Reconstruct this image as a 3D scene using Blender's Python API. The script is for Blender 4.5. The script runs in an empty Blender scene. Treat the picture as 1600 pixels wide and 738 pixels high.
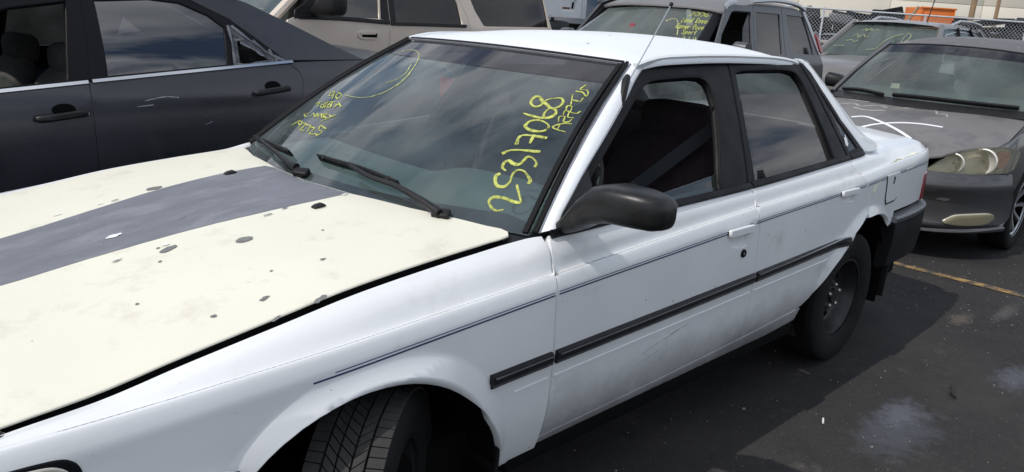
import bpy, bmesh, math, random
from mathutils import Vector, Matrix, geometry, noise

S = bpy.context.scene
COL = S.collection
R = math.radians
random.seed(4)

# ---------------------------------------------------------------- camera
cam = bpy.data.cameras.new('camera'); co = bpy.data.objects.new('camera', cam); COL.objects.link(co)
cam.sensor_width = 36; cam.lens = 36*1257.88/1600; cam.clip_start = .05; cam.clip_end = 2000
_r = Vector((0.70526785, -0.70587062, 0.06590852)); _u = Vector((0.14599157, 0.23558118, 0.96082671)); _f = Vector((0.69374615, 0.6680181, -0.269199))
co.matrix_world = Matrix.Translation((-.9412, -2.1164, 1.4530)) @ Matrix((_r, _u, -_f)).transposed().to_4x4()
S.camera = co

# ---------------------------------------------------------------- daylight: sky with broken cloud, one sun
SUN = Vector((-.78, .13, 1.0)).normalized()
w = bpy.data.worlds.new('World'); S.world = w; w.use_nodes = True
nt = w.node_tree; nt.nodes.clear(); N = nt.nodes.new; LK = nt.links.new
out = N('ShaderNodeOutputWorld'); bg = N('ShaderNodeBackground'); bg.inputs['Strength'].default_value = .13
sky = N('ShaderNodeTexSky'); sky.sky_type = 'NISHITA'; sky.sun_disc = False
sky.sun_elevation = math.asin(SUN.z); sky.sun_rotation = math.atan2(SUN.x, SUN.y)
tc = N('ShaderNodeTexCoord'); sep = N('ShaderNodeSeparateXYZ'); LK(tc.outputs['Generated'], sep.inputs[0])
def mth(op, a, b=None, tree=None):
    n = (tree or nt).nodes.new('ShaderNodeMath'); n.operation = op
    for i, v in enumerate((a, b)):
        if v is None: continue
        if isinstance(v, (int, float)): n.inputs[i].default_value = v
        else: (tree or nt).links.new(v, n.inputs[i])
    return n.outputs[0]
zz = mth('ADD', mth('MAXIMUM', sep.outputs[2], 0.0), .22)
cmb = N('ShaderNodeCombineXYZ'); LK(mth('DIVIDE', sep.outputs[0], zz), cmb.inputs[0]); LK(mth('DIVIDE', sep.outputs[1], zz), cmb.inputs[1])
mp = N('ShaderNodeMapping'); LK(cmb.outputs[0], mp.inputs[0]); mp.inputs['Rotation'].default_value = (0, 0, R(35)); mp.inputs['Scale'].default_value = (1.0, 1.5, 1); mp.inputs['Location'].default_value = (3.1, 1.7, 0)
nz = N('ShaderNodeTexNoise'); LK(mp.outputs[0], nz.inputs['Vector']); nz.inputs['Scale'].default_value = 1.9; nz.inputs['Detail'].default_value = 6; nz.inputs['Roughness'].default_value = .56; nz.inputs['Distortion'].default_value = .4
rp = N('ShaderNodeValToRGB'); LK(nz.outputs[0], rp.inputs[0]); rp.color_ramp.elements[0].position = .42; rp.color_ramp.elements[1].position = .54
nz2 = N('ShaderNodeTexNoise'); LK(mp.outputs[0], nz2.inputs['Vector']); nz2.inputs['Scale'].default_value = 2.6; nz2.inputs['Detail'].default_value = 4
rp2 = N('ShaderNodeValToRGB'); LK(nz2.outputs[0], rp2.inputs[0]); rp2.color_ramp.elements[0].position = .3; rp2.color_ramp.elements[1].position = .72
rp2.color_ramp.elements[0].color = (3.6, 4.0, 4.7, 1); rp2.color_ramp.elements[1].color = (10.0, 10.3, 10.8, 1)
mx = N('ShaderNodeMix'); mx.data_type = 'RGBA'; LK(rp.outputs[0], mx.inputs[0]); LK(sky.outputs[0], mx.inputs[6]); LK(rp2.outputs[0], mx.inputs[7])
LK(mx.outputs[2], bg.inputs['Color']); LK(bg.outputs[0], out.inputs[0])
sl = bpy.data.lights.new('sun', 'SUN'); sl.energy = 2.55; sl.angle = R(.53); sl.color = (1, .955, .89)
so = bpy.data.objects.new('sun', sl); COL.objects.link(so); so.rotation_euler = SUN.to_track_quat('Z', 'Y').to_euler(); so.location = (-6, 2, 12)
S.view_settings.view_transform = 'Standard'; S.view_settings.look = 'None'; S.view_settings.exposure = 0.0; S.view_settings.gamma = 1
S.view_settings.use_curve_mapping = False
try:
    S.cycles.max_bounces = 10; S.cycles.transparent_max_bounces = 16; S.cycles.glossy_bounces = 5
except Exception: pass

# ---------------------------------------------------------------- materials
def inp(p, **k):
    for a, b in k.items(): p.inputs[a.replace('_', ' ')].default_value = b
def mat(name, c, rough=.5, metal=0, coat=0, coat_rough=.08, spec=.5, var=.0, vscale=6, c2=None, cover=(.55,.62), cscale=9, bump=0, bscale=60, rvar=0, stretch=(1,1,1), speck=None, grime_shade=None):
    """principled paint with cloudy tone variation, optional blotches of a second colour, optional fine relief"""
    m = bpy.data.materials.new(name); m.use_nodes = True; t = m.node_tree; p = t.nodes['Principled BSDF']
    inp(p, Base_Color=(*c, 1), Roughness=rough, Metallic=metal, Coat_Weight=coat, Coat_Roughness=coat_rough, Specular_IOR_Level=spec)
    g = t.nodes.new('ShaderNodeNewGeometry'); mpn = t.nodes.new('ShaderNodeMapping'); t.links.new(g.outputs['Position'], mpn.inputs[0]); mpn.inputs['Scale'].default_value = stretch
    def noi(s, d=5, ro=.6):
        n = t.nodes.new('ShaderNodeTexNoise'); t.links.new(mpn.outputs[0], n.inputs['Vector']); n.inputs['Scale'].default_value = s; n.inputs['Detail'].default_value = d; n.inputs['Roughness'].default_value = ro
        return n.outputs[0]
    def ramp(x, a, b, ca=(0,0,0,1), cb=(1,1,1,1)):
        n = t.nodes.new('ShaderNodeValToRGB'); t.links.new(x, n.inputs[0]); e = n.color_ramp.elements
        e[0].position = a; e[1].position = b; e[0].color = ca; e[1].color = cb
        return n.outputs[0]
    def mixc(f, a, b):
        n = t.nodes.new('ShaderNodeMix'); n.data_type = 'RGBA'
        for i, v in ((0, f), (6, a), (7, b)):
            if isinstance(v, tuple): n.inputs[i].default_value = v if len(v) == 4 else (*v, 1)
            elif isinstance(v, float): n.inputs[i].default_value = v
            else: t.links.new(v, n.inputs[i])
        return n.outputs[2]
    col = None
    if var:
        col = mixc(ramp(noi(vscale), .3, .7), tuple(x*(1-var) for x in c), tuple(min(1, x*(1+var)) for x in c))
    if c2 is not None:
        col = mixc(ramp(noi(cscale, 7, .68), *cover), col if col is not None else tuple(c), tuple(c2))
    if speck is not None:
        col = mixc(ramp(noi(speck[0], 3, .5), speck[1], speck[1]+.03), col if col is not None else tuple(c), tuple(speck[2]))
    if grime_shade is not None:
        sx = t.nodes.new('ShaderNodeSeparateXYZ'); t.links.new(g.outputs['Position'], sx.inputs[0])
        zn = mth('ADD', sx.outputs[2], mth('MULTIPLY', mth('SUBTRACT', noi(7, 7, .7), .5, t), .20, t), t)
        mr_ = t.nodes.new('ShaderNodeMapRange'); t.links.new(zn, mr_.inputs[0]); mr_.inputs[1].default_value = grime_shade[0]; mr_.inputs[2].default_value = grime_shade[1]; mr_.inputs[3].default_value = 0; mr_.inputs[4].default_value = grime_shade[3]
        col = mixc(mr_.outputs[0], col if col is not None else tuple(c), tuple(grime_shade[2]))
    if col is not None: t.links.new(col, p.inputs['Base Color'])
    if rvar:
        r = t.nodes.new('ShaderNodeMapRange'); t.links.new(noi(vscale*1.7), r.inputs[0]); r.inputs[1].default_value = .3; r.inputs[2].default_value = .7
        r.inputs[3].default_value = max(.02, rough-rvar); r.inputs[4].default_value = min(1, rough+rvar); t.links.new(r.outputs[0], p.inputs['Roughness'])
    if bump:
        b = t.nodes.new('ShaderNodeBump'); b.inputs['Strength'].default_value = bump; b.inputs['Distance'].default_value = .004; t.links.new(noi(bscale, 4), b.inputs['Height']); t.links.new(b.outputs[0], p.inputs['Normal'])
    return m
def glass(name, tint, dust=.06, dustc=(.5,.5,.48), ior=1.5, dscale=5, rough=.0):
    """thin pane: see-through tint, mirror by angle, a film of dust"""
    m = bpy.data.materials.new(name); m.use_nodes = True; t = m.node_tree; t.nodes.clear(); n = t.nodes.new; L = t.links.new
    o = n('ShaderNodeOutputMaterial'); tr = n('ShaderNodeBsdfTransparent'); tr.inputs[0].default_value = (*tint, 1)
    gl = n('ShaderNodeBsdfGlossy'); gl.inputs['Roughness'].default_value = rough; fr = n('ShaderNodeFresnel'); fr.inputs[0].default_value = ior
    g = n('ShaderNodeNewGeometry'); fl = n('ShaderNodeMix'); fl.data_type = 'FLOAT'
    m1 = n('ShaderNodeMixShader'); L(fr.outputs[0], m1.inputs[0]); L(tr.outputs[0], m1.inputs[1]); L(gl.outputs[0], m1.inputs[2])
    df = n('ShaderNodeBsdfDiffuse'); df.inputs[0].default_value = (*dustc, 1)
    nz = n('ShaderNodeTexNoise'); L(g.outputs['Position'], nz.inputs['Vector']); nz.inputs['Scale'].default_value = dscale; nz.inputs['Detail'].default_value = 6
    mr = n('ShaderNodeMapRange'); L(nz.outputs[0], mr.inputs[0]); mr.inputs[1].default_value = .3; mr.inputs[2].default_value = .75; mr.inputs[3].default_value = dust*.5; mr.inputs[4].default_value = dust*1.6
    m2 = n('ShaderNodeMixShader'); L(mr.outputs[0], m2.inputs[0]); L(m1.outputs[0], m2.inputs[1]); L(df.outputs[0], m2.inputs[2]); L(m2.outputs[0], o.inputs[0])
    tl = n('ShaderNodeBsdfTranslucent'); tl.inputs[0].default_value = (*dustc, 1); ms = n('ShaderNodeMixShader'); ms.inputs[0].default_value = .45; L(df.outputs[0], ms.inputs[1]); L(tl.outputs[0], ms.inputs[2]); L(ms.outputs[0], m2.inputs[2])
    return m
M = {}
M['white'] = mat('white_paint', (.77,.78,.79), .36, coat=.65, coat_rough=.07, var=.035, vscale=3, rvar=.08, c2=(.62,.61,.59), cover=(.60,.85), cscale=4, speck=(55,.735,(.42,.39,.34)))
M['whitelow'] = mat('white_paint_splash_shade', (.74,.75,.76), .38, coat=.55, coat_rough=.08, var=.04, vscale=4, c2=(.52,.50,.47), cover=(.58,.82), cscale=5, speck=(60,.73,(.35,.31,.27)), grime_shade=(.50,.28,(.13,.13,.128),.88))  # splash dirt plus the dark ground's reflection painted into the lower doors
M['roofw'] = mat('roof_white_paint', (.80,.82,.84), .42, coat=.3, coat_rough=.15, var=.03, vscale=2.5, speck=(40,.735,(.40,.38,.34)))
M['cream'] = mat('oxidised_cream_paint', (.74,.715,.60), .55, coat=.05, var=.03, vscale=2.2, c2=(.50,.465,.37), cover=(.55,.85), cscale=6.5, speck=(48,.745,(.45,.41,.34)), bump=.05, bscale=25)
M['stripe'] = mat('faded_grey_stripe', (.155,.163,.187), .55, var=.12, vscale=6, c2=(.25,.258,.285), cover=(.50,.74), cscale=5, stretch=(1,3,1), speck=(70,.715,(.5,.5,.5)), bump=.05, bscale=40)
M['chip'] = mat('bare_primer', (.17,.17,.165), .7, var=.2, vscale=40)
M['blackp'] = mat('black_plastic', (.012,.012,.013), .45, spec=.28, var=.25, vscale=14, rvar=.12, bump=.05, bscale=160)
M['mirror'] = mat('scuffed_black_plastic', (.010,.010,.010), .34, spec=.4, var=.3, vscale=10, c2=(.05,.042,.034), cover=(.60,.80), cscale=8, rvar=.12)
M['bumper'] = mat('grey_black_bumper', (.014,.014,.015), .8, spec=.10, var=.3, vscale=9)
M['rubber'] = mat('black_rubber', (.009,.009,.010), .62, spec=.15)
M['void'] = mat('dark_cavity', (.006,.006,.006), .9, spec=.05)
M['frame'] = mat('black_frame_paint', (.006,.006,.008), .5, rvar=.08, spec=.16)
M['trim'] = mat('dull_bright_trim', (.42,.43,.45), .32, metal=.8, var=.15, vscale=20)
M['dtrim'] = mat('weathered_dark_trim', (.20,.205,.22), .5, metal=.3, var=.15, vscale=20)
M['chrome'] = mat('chrome', (.62,.63,.65), .14, metal=1)
M['navy'] = mat('navy_pinstripe', (.010,.018,.085), .4)
M['tyre'] = mat('tyre_rubber', (.013,.013,.0135), .8, spec=.14, var=.25, vscale=12, c2=(.035,.032,.03), cover=(.60,.85), cscale=10)
M['tread'] = mat('tyre_tread', (.044,.043,.041), .85, spec=.3, var=.25, vscale=18)
M['steel'] = mat('black_steel_wheel', (.014,.014,.015), .40, spec=.4, var=.3, vscale=15, c2=(.06,.04,.03), cover=(.62,.8), cscale=18)
M['lug'] = mat('worn_lug_nut', (.45,.44,.42), .35, metal=.9)
M['alloy'] = mat('silver_alloy', (.42,.43,.44), .32, metal=.75, var=.1)
M['seat'] = mat('maroon_black_velour', (.040,.026,.031), .92, var=.25, vscale=30, bump=.3, bscale=220)
M['greyseat'] = mat('grey_cloth', (.075,.07,.068), .95, var=.2, vscale=30, bump=.3, bscale=200)
M['belt'] = mat('grey_webbing', (.030,.034,.042), .8)
M['dash'] = mat('blue_grey_dash_vinyl', (.10,.135,.14), .7, var=.08, bump=.1, bscale=200)
M['headliner'] = mat('grey_headliner', (.16,.15,.15), .95)
M['doorcard'] = mat('dark_door_trim', (.035,.035,.042), .8, var=.15)
M['screen'] = glass('windscreen_glass', (.72,.84,.80), .17, (.44,.53,.55), 1.85, 4)
M['backglass'] = glass('dusty_rear_window', (.66,.74,.71), .34, (.42,.48,.46), 1.5, 3)
M['shade'] = glass('windscreen_shade_band', (.40,.37,.42), .10, (.24,.22,.25), 1.5, 3)
M['sideglass'] = glass('brown_tinted_side_glass', (.16,.145,.14), .16, (.36,.33,.31), 1.7, 3)
M['clear'] = glass('clear_side_glass', (.62,.72,.68), .08, (.4,.44,.41), 1.8)
M['bglass'] = glass('black_car_dark_glass', (.05,.055,.07), .03, (.25,.26,.3), 2.4, 3)
M['dglass'] = glass('dark_tinted_glass', (.10,.10,.11), .07, (.3,.28,.27), 1.6)
M['gscreen'] = glass('dusty_windscreen', (.55,.64,.60), .32, (.36,.42,.40), 1.6, 1.6)
M['lens'] = glass('hazed_lamp_lens', (.90,.87,.74), .20, (.72,.68,.53), 1.5, 1.2)
def marker(name, c, k):
    m = mat(name, c, .85, var=.3, vscale=45); t = m.node_tree; p = t.nodes['Principled BSDF']; o = t.nodes['Material Output']
    g = t.nodes.new('ShaderNodeNewGeometry'); n = t.nodes.new('ShaderNodeTexNoise'); n.inputs['Scale'].default_value = 75; n.inputs['Detail'].default_value = 5; n.inputs['Roughness'].default_value = .7; t.links.new(g.outputs['Position'], n.inputs['Vector'])
    r = t.nodes.new('ShaderNodeMapRange'); r.inputs[1].default_value = k; r.inputs[2].default_value = k+.16; t.links.new(n.outputs[0], r.inputs[0])
    tr = t.nodes.new('ShaderNodeBsdfTransparent'); mx_ = t.nodes.new('ShaderNodeMixShader'); t.links.new(r.outputs[0], mx_.inputs[0]); t.links.new(tr.outputs[0], mx_.inputs[1]); t.links.new(p.outputs[0], mx_.inputs[2]); t.links.new(mx_.outputs[0], o.inputs[0])
    return m
M['chalk'] = marker('yellow_paint_marker', (.47,.50,.12), .34)
M['chalkpale'] = marker('pale_yellow_marker', (.45,.48,.22), .31)
M['chalkwhite'] = mat('white_marker', (.78,.79,.78), .7)
M['red'] = mat('red_lens', (.25,.008,.015), .2, coat=.5)
M['amber'] = mat('amber_lens', (.38,.14,.06), .25, coat=.6, var=.3, vscale=30)
M['clearlens'] = mat('grey_clear_lens', (.48,.46,.40), .15, coat=.8)
M['black'] = mat('faded_black_paint', (.020,.022,.029), .33, coat=.5, coat_rough=.16, var=.25, vscale=2.5, c2=(.045,.046,.052), cover=(.58,.85), cscale=3, rvar=.12)
M['beige'] = mat('dusty_beige_paint', (.66,.565,.475), .42, coat=.35, coat_rough=.2, var=.05, vscale=3)
M['rr'] = mat('dark_grey_paint', (.062,.062,.068), .38, coat=.35, coat_rough=.2, var=.12, vscale=3)
M['rrroof'] = mat('pale_grey_roof', (.17,.165,.17), .55, var=.08, vscale=3)  # lighter, rougher grey than the body paint
M['gcar'] = mat('charcoal_paint', (.050,.049,.052), .36, coat=.6, coat_rough=.1, var=.08, vscale=4, rvar=.08)
M['ghood'] = mat('peeling_charcoal_hood', (.150,.140,.134), .48, coat=.15, coat_rough=.3, var=.10, vscale=4, c2=(.098,.093,.095), cover=(.50,.60), cscale=2.6)
M['reflector'] = mat('lamp_reflector', (.78,.77,.70), .38, metal=.6)
M['scuff'] = mat('grey_scuff', (.38,.38,.38), .7)
M['peel'] = mat('bare_clearcoat_edge', (.36,.33,.31), .7, var=.2, vscale=30)
M['groof'] = mat('worn_charcoal_roof', (.10,.096,.095), .55, var=.15, vscale=5, c2=(.21,.20,.195), cover=(.55,.66), cscale=4)
M['suv'] = mat('warm_grey_paint', (.15,.145,.14), .4, coat=.35, coat_rough=.15, var=.06)
M['silver'] = mat('silver_rail', (.50,.51,.52), .35, metal=.6)
M['blue'] = mat('blue_paint', (.045,.085,.20), .35, coat=.5)
M['tape'] = glass('clear_packing_film', (.70,.70,.72), .27, (.50,.51,.54), 1.6, 25, .12)
M['vanwhite'] = mat('white_truck_paint', (.70,.71,.72), .45, coat=.2, var=.05, vscale=4, speck=(14,.72,(.4,.3,.22)))
M['rust'] = mat('rust', (.20,.085,.04), .85, var=.3, vscale=30)
M['wood'] = mat('weathered_pole_wood', (.30,.20,.12), .85, var=.2, vscale=6, stretch=(4,4,.4))
M['orange'] = mat('orange_container_paint', (.70,.17,.018), .5, var=.08, vscale=1.5)
M['galv'] = mat('galvanised_steel', (.60,.61,.62), .5, metal=.35, var=.1)
M['panelw'] = mat('cream_wall_panel', (.80,.74,.62), .8, var=.04, vscale=.4)
M['panelb'] = mat('pale_wall_panel', (.70,.71,.72), .8, var=.04, vscale=.4)
M['brickband'] = mat('brown_base_band', (.20,.11,.09), .9, var=.2, vscale=2)
M['smear'] = mat('marker_smear', (.78,.78,.63), .6, var=.1, vscale=30)
M['spray'] = mat('white_spray_line', (.80,.81,.84), .7)
M['twig'] = mat('dark_twig', (.02,.017,.015), .9)
M['pebble'] = mat('pale_grit', (.19,.175,.155), .9, var=.4, vscale=40)
M['concrete'] = mat('concrete', (.33,.32,.30), .9, var=.1, vscale=2)

# ---------------------------------------------------------------- object helpers
def thing(name, label, cat, loc=(0,0,0), group=None):
    o = bpy.data.objects.new(name, None); COL.objects.link(o); o.location = loc; o.empty_display_size = .2
    o['label'] = label; o['category'] = cat
    if group: o['group'] = group
    return o
def root_loc(p):
    while p is not None and p.parent is not None: p = p.parent
    return Vector(p.location) if p is not None else Vector((0,0,0))
def obj(name, vs, fs, m, parent=None, normals=None, smooth=True, label=None, sharp=None):
    o0 = root_loc(parent); me = bpy.data.meshes.new(name)
    me.from_pydata([tuple(Vector(v)-o0) for v in vs], [], fs)
    me.materials.append(M[m] if isinstance(m, str) else m)
    if smooth: me.polygons.foreach_set('use_smooth', [True]*len(me.polygons))
    me.update()
    if normals is not None:
        me.normals_split_custom_set_from_vertices([tuple(n) for n in normals])
    o = bpy.data.objects.new(name, me); COL.objects.link(o)
    if parent is not None: o.parent = parent
    if label: o['label'] = label
    return o
def frompy(bm, name, m, parent=None, smooth=False, label=None):
    o0 = root_loc(parent); bmesh.ops.translate(bm, verts=bm.verts, vec=-o0)
    me = bpy.data.meshes.new(name); bm.to_mesh(me); bm.free(); me.materials.append(M[m] if isinstance(m, str) else m)
    if smooth:
        me.polygons.foreach_set('use_smooth', [True]*len(me.polygons))
        try: me.set_sharp_from_angle(angle=R(40))
        except Exception: pass
    o = bpy.data.objects.new(name, me); COL.objects.link(o)
    if parent is not None: o.parent = parent
    if label: o['label'] = label
    return o
def box(name, c, s, m, parent=None, rot=(0,0,0), bev=.01, seg=2, label=None):
    bm = bmesh.new(); bmesh.ops.create_cube(bm, size=1)
    bmesh.ops.scale(bm, vec=s, verts=bm.verts)
    if bev: bmesh.ops.bevel(bm, geom=bm.edges[:], offset=min(bev, min(s)*.49), segments=seg, profile=.5, affect='EDGES')
    from mathutils import Euler
    bmesh.ops.transform(bm, matrix=Matrix.Translation(c) @ Euler(rot).to_matrix().to_4x4(), verts=bm.verts)
    return frompy(bm, name, m, parent, True, label)
def nrm(F, u, v, out, h=1e-3):
    a = Vector(F(u+h, v))-Vector(F(u-h, v)); b = Vector(F(u, v+h))-Vector(F(u, v-h)); n = a.cross(b)
    if n.length < 1e-12: return Vector(out).normalized()
    n.normalize()
    return -n if n.dot(Vector(out)) < 0 else n
def inset_poly(P, d):
    n = len(P); A = sum(P[i][0]*P[(i+1) % n][1]-P[(i+1) % n][0]*P[i][1] for i in range(n)); s = 1 if A > 0 else -1; o = []
    for i in range(n):
        a, b, c = Vector(P[i-1]), Vector(P[i]), Vector(P[(i+1) % n]); e1 = (b-a); e2 = (c-b)
        if e1.length < 1e-9 or e2.length < 1e-9: o.append(tuple(b)); continue
        e1.normalize(); e2.normalize(); n1 = Vector((-e1.y, e1.x))*s; n2 = Vector((-e2.y, e2.x))*s; m = n1+n2
        k = max(.35, m.length_squared/2) if m.length > 1e-6 else 1
        o.append(tuple(b+m*(d/k) if m.length > 1e-6 else b+n1*d))
    return o
def inside(p, P):
    c = False; n = len(P); j = n-1; x, y = p
    for i in range(n):
        if (P[i][1] > y) != (P[j][1] > y) and x < (P[j][0]-P[i][0])*(y-P[i][1])/(P[j][1]-P[i][1])+P[i][0]: c = not c
        j = i
    return c
def rnd(P, it=2):
    for _ in range(it):
        Q = []
        for i in range(len(P)):
            a, b = P[i], P[(i+1) % len(P)]
            Q += [(a[0]*.8+b[0]*.2, a[1]*.8+b[1]*.2), (a[0]*.2+b[0]*.8, a[1]*.2+b[1]*.8)]
        P = Q
    return P
def dens(P, sp, closed=True):
    o = []; n = len(P)
    for i in range(n if closed else n-1):
        a, b = Vector(P[i]), Vector(P[(i+1) % n]); k = max(1, int(math.ceil((b-a).length/sp)))
        o += [tuple(a.lerp(b, q/k)) for q in range(k)]
    if not closed: o.append(tuple(P[-1]))
    return o
def smoothline(P, sub=6):
    """rounded curve through open polyline"""
    o = []
    for i in range(len(P)-1):
        for q in range(sub): o.append(tuple(crv(i+q/sub, [tuple(p) for p in P])))
    o.append(tuple(P[-1])); return o
def panel(name, F, poly, m, parent, out, sp=.05, sv=1.0, inset=.0025, depth=.012, lip=.0018, off=0, holes=(), mirror=None, label=None, rows=(), extra=()):
    """a sheet cut from the surface F(u, v) along the outline poly, with a rolled edge turned inwards; mirror = centre plane y to reflect about"""
    P = [(a, b*sv) for a, b in poly]
    if inset: P = inset_poly(P, inset)
    P = dens(P, sp); HS = [dens([(a, b*sv) for a, b in h], sp) for h in holes]
    pts = list(P); edges = [(i, (i+1) % len(P)) for i in range(len(P))]; loops = [list(range(len(P)))]
    for h in HS:
        k = len(pts); pts += h; edges += [(k+i, k+(i+1) % len(h)) for i in range(len(h))]; loops.append(list(range(k, k+len(h))))
    xs = [p[0] for p in P]; ys = [p[1] for p in P]
    nx = int((max(xs)-min(xs))/sp)+1; ny = int((max(ys)-min(ys))/sp)+1
    bnd = pts[:len(P)+sum(map(len, HS))]
    for v in rows:
        k = int((max(xs)-min(xs))/(sp*.7))
        last = None
        for i in range(k+1):
            q = (min(xs)+i*sp*.7, v*sv)
            if inside(q, P) and not any(inside(q, h_) for h_ in HS) and all((q[0]-a[0])**2+(q[1]-a[1])**2 > (.006)**2 for a in bnd):
                pts.append(q)
                if last is not None: edges.append((last, len(pts)-1))
                last = len(pts)-1
            else: last = None
    ex = []
    for u, v in extra:
        q = (u, v*sv)
        if inside(q, P) and not any(inside(q, h_) for h_ in HS) and all((q[0]-a[0])**2+(q[1]-a[1])**2 > .007**2 for a in bnd) and all(abs(q[1]-v_*sv) > .006 for v_ in rows): ex.append(q)
    pts += ex
    def clear(q):
        return not ex or all((q[0]-a[0])**2+(q[1]-a[1])**2 > (.6*sp)**2 for a in ex)
    for i in range(nx+1):
        for j in range(ny+1):
            q = (min(xs)+(i+.5*(j % 2))*sp, min(ys)+j*sp)
            if inside(q, P) and not any(inside(q, h) for h in HS) and all(abs(q[1]-v*sv) > .010 for v in rows) and clear(q):
                if all((q[0]-a[0])**2+(q[1]-a[1])**2 > (.35*sp)**2 for a in bnd): pts.append(q)
    vc, _, fc, ov, _, _ = geometry.delaunay_2d_cdt([Vector(p) for p in pts], edges, [], 0, 1e-7)
    vs = []; ns = []
    def put(p, n):
        if mirror is not None: p = Vector((p.x, 2*mirror-p.y, p.z)); n = Vector((n.x, -n.y, n.z))
        vs.append(p); ns.append(n); return len(vs)-1
    pos = []; nor = []
    for q in vc:
        u, v = q.x, q.y/sv; n = nrm(F, u, v, out); p = Vector(F(u, v))+n*off; pos.append(p); nor.append(n); put(p, n)
    fs = []
    for f in fc:
        c = sum((Vector(vc[i]) for i in f), Vector((0, 0)))/len(f)
        if not inside(c, P) or any(inside(c, h) for h in HS): continue
        a, b, d = pos[f[0]], pos[f[1]], pos[f[2]]
        g = list(f)
        if (b-a).cross(d-a).dot(nor[f[0]]) < 0: g.reverse()
        if mirror is not None: g.reverse()
        fs.append(g)
    if depth:
        where = {}
        for i, o_ in enumerate(ov):
            for k in o_: where[k] = i
        for li, lp in enumerate(loops):
            idx = [where[k] for k in lp]; n = len(idx); ctr = sum((pos[i] for i in idx), Vector())/n
            A = sum(pts[lp[i]][0]*pts[lp[(i+1) % n]][1]-pts[lp[(i+1) % n]][0]*pts[lp[i]][1] for i in range(n))
            r0, r1, r2 = [], [], []
            for k in range(n):
                i = idx[k]; t = pos[idx[(k+1) % n]]-pos[idx[k-1]]
                o_ = t.cross(nor[i]); o_ = o_.normalized() if o_.length > 1e-9 else Vector()
                # outward = away from the sheet: test with a step in the plane
                us = Vector(vc[i]); tt = Vector(vc[idx[(k+1) % n]])-Vector(vc[idx[k-1]]); per = Vector((tt.y, -tt.x))*(1 if A > 0 else -1)
                if li: per = -per
                per = per.normalized()*1e-3 if per.length > 0 else per
                dv = Vector(F(us.x+per.x, (us.y+per.y)/sv))-Vector(F(us.x, us.y/sv))
                if o_.dot(dv) < 0: o_ = -o_
                p, nn = pos[i], nor[i]
                r0.append(put(p, nn)); r1.append(put(p+o_*lip-nn*lip, (nn+o_).normalized() if (nn+o_).length > 0 else nn)); r2.append(put(p+o_*lip-nn*max(depth, lip*1.5), o_))
            for k in range(n):
                j = (k+1) % n
                for a, b in ((r0, r1), (r1, r2)):
                    q = [a[k], a[j], b[j], b[k]]
                    if (vs[q[1]]-vs[q[0]]).cross(vs[q[2]]-vs[q[0]]).dot(ns[b[k]]) < 0: q.reverse()
                    fs.append(q)
    o = obj(name, vs, fs, m, parent, ns, True, label)
    return o
def sweep(name, pts, prof, m, parent, ups, closed=False, caps=True, smooth=True, label=None, mirror=None, scale=None):
    """profile [(side, up), ...] carried along 3-D points; ups = surface normal at each point"""
    vs, fs = [], []; n = len(pts); k = len(prof)
    for i in range(n):
        a = Vector(pts[max(0, i-1)] if not closed else pts[i-1]); b = Vector(pts[min(n-1, i+1)] if not closed else pts[(i+1) % n])
        t = (b-a).normalized(); u = Vector(ups[i]) if not isinstance(ups, Vector) else ups
        u = (u-t*u.dot(t)); u = u.normalized() if u.length > 1e-6 else Vector((0,0,1)); s = t.cross(u); sc = scale[i] if scale else 1
        for x, y in prof:
            p = Vector(pts[i])+s*x*sc+u*y*sc; vs.append(Vector((p.x, 2*mirror-p.y, p.z)) if mirror is not None else p)
    for i in range(n if closed else n-1):
        for j in range(k):
            q = [i*k+j, i*k+(j+1) % k, ((i+1) % n)*k+(j+1) % k, ((i+1) % n)*k+j]; fs.append(q if mirror is None else q[::-1])
    if caps and not closed:
        fs.append(list(range(k))[::-1] if mirror is None else list(range(k))); e = [(n-1)*k+j for j in range(k)]; fs.append(e if mirror is None else e[::-1])
    bm = bmesh.new(); bv = [bm.verts.new(v) for v in vs]
    for f in fs:
        try: bm.faces.new([bv[i] for i in f])
        except ValueError: pass
    bmesh.ops.recalc_face_normals(bm, faces=bm.faces)
    return frompy(bm, name, m, parent, smooth, label)
def strip(name, F, path, wd, h, m, parent, out, base=0.0, sv=1.0, sp=.04, label=None, mirror=None, prof=None, scale=None, smooth_path=True):
    P = smoothline(path, 5) if smooth_path and len(path) > 2 else dens([(a, b*sv) for a, b in path], sp, False)
    if not (smooth_path and len(path) > 2): P = [(a, b/sv) for a, b in P]
    ns = [nrm(F, u, v, out) for u, v in P]; ps = [Vector(F(u, v))+n*base for (u, v), n in zip(P, ns)]
    if prof is None: prof = [(-wd/2, -.001), (-wd/2, h*.5), (-wd*.36, h), (wd*.36, h), (wd/2, h*.5), (wd/2, -.001)]
    sc = [scale(i/(len(P)-1)) for i in range(len(P))] if scale else None
    return sweep(name, ps, prof, m, parent, ns, label=label, mirror=mirror, scale=sc)
def tube(name, pts, r, m, parent=None, n=8, label=None, mirror=None, closed=False):
    pts = [Vector(p) for p in pts]; rr = r if isinstance(r, (list, tuple)) else [r]*len(pts)
    prof = [(math.cos(2*math.pi*i/n), math.sin(2*math.pi*i/n)) for i in range(n)]
    d = (pts[-1]-pts[0]); up = Vector((0,0,1)) if abs(d.normalized().z) < .9 or closed else Vector((1,0,0))
    return sweep(name, pts, prof, m, parent, up, closed=closed, label=label, mirror=mirror, scale=rr)
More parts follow.
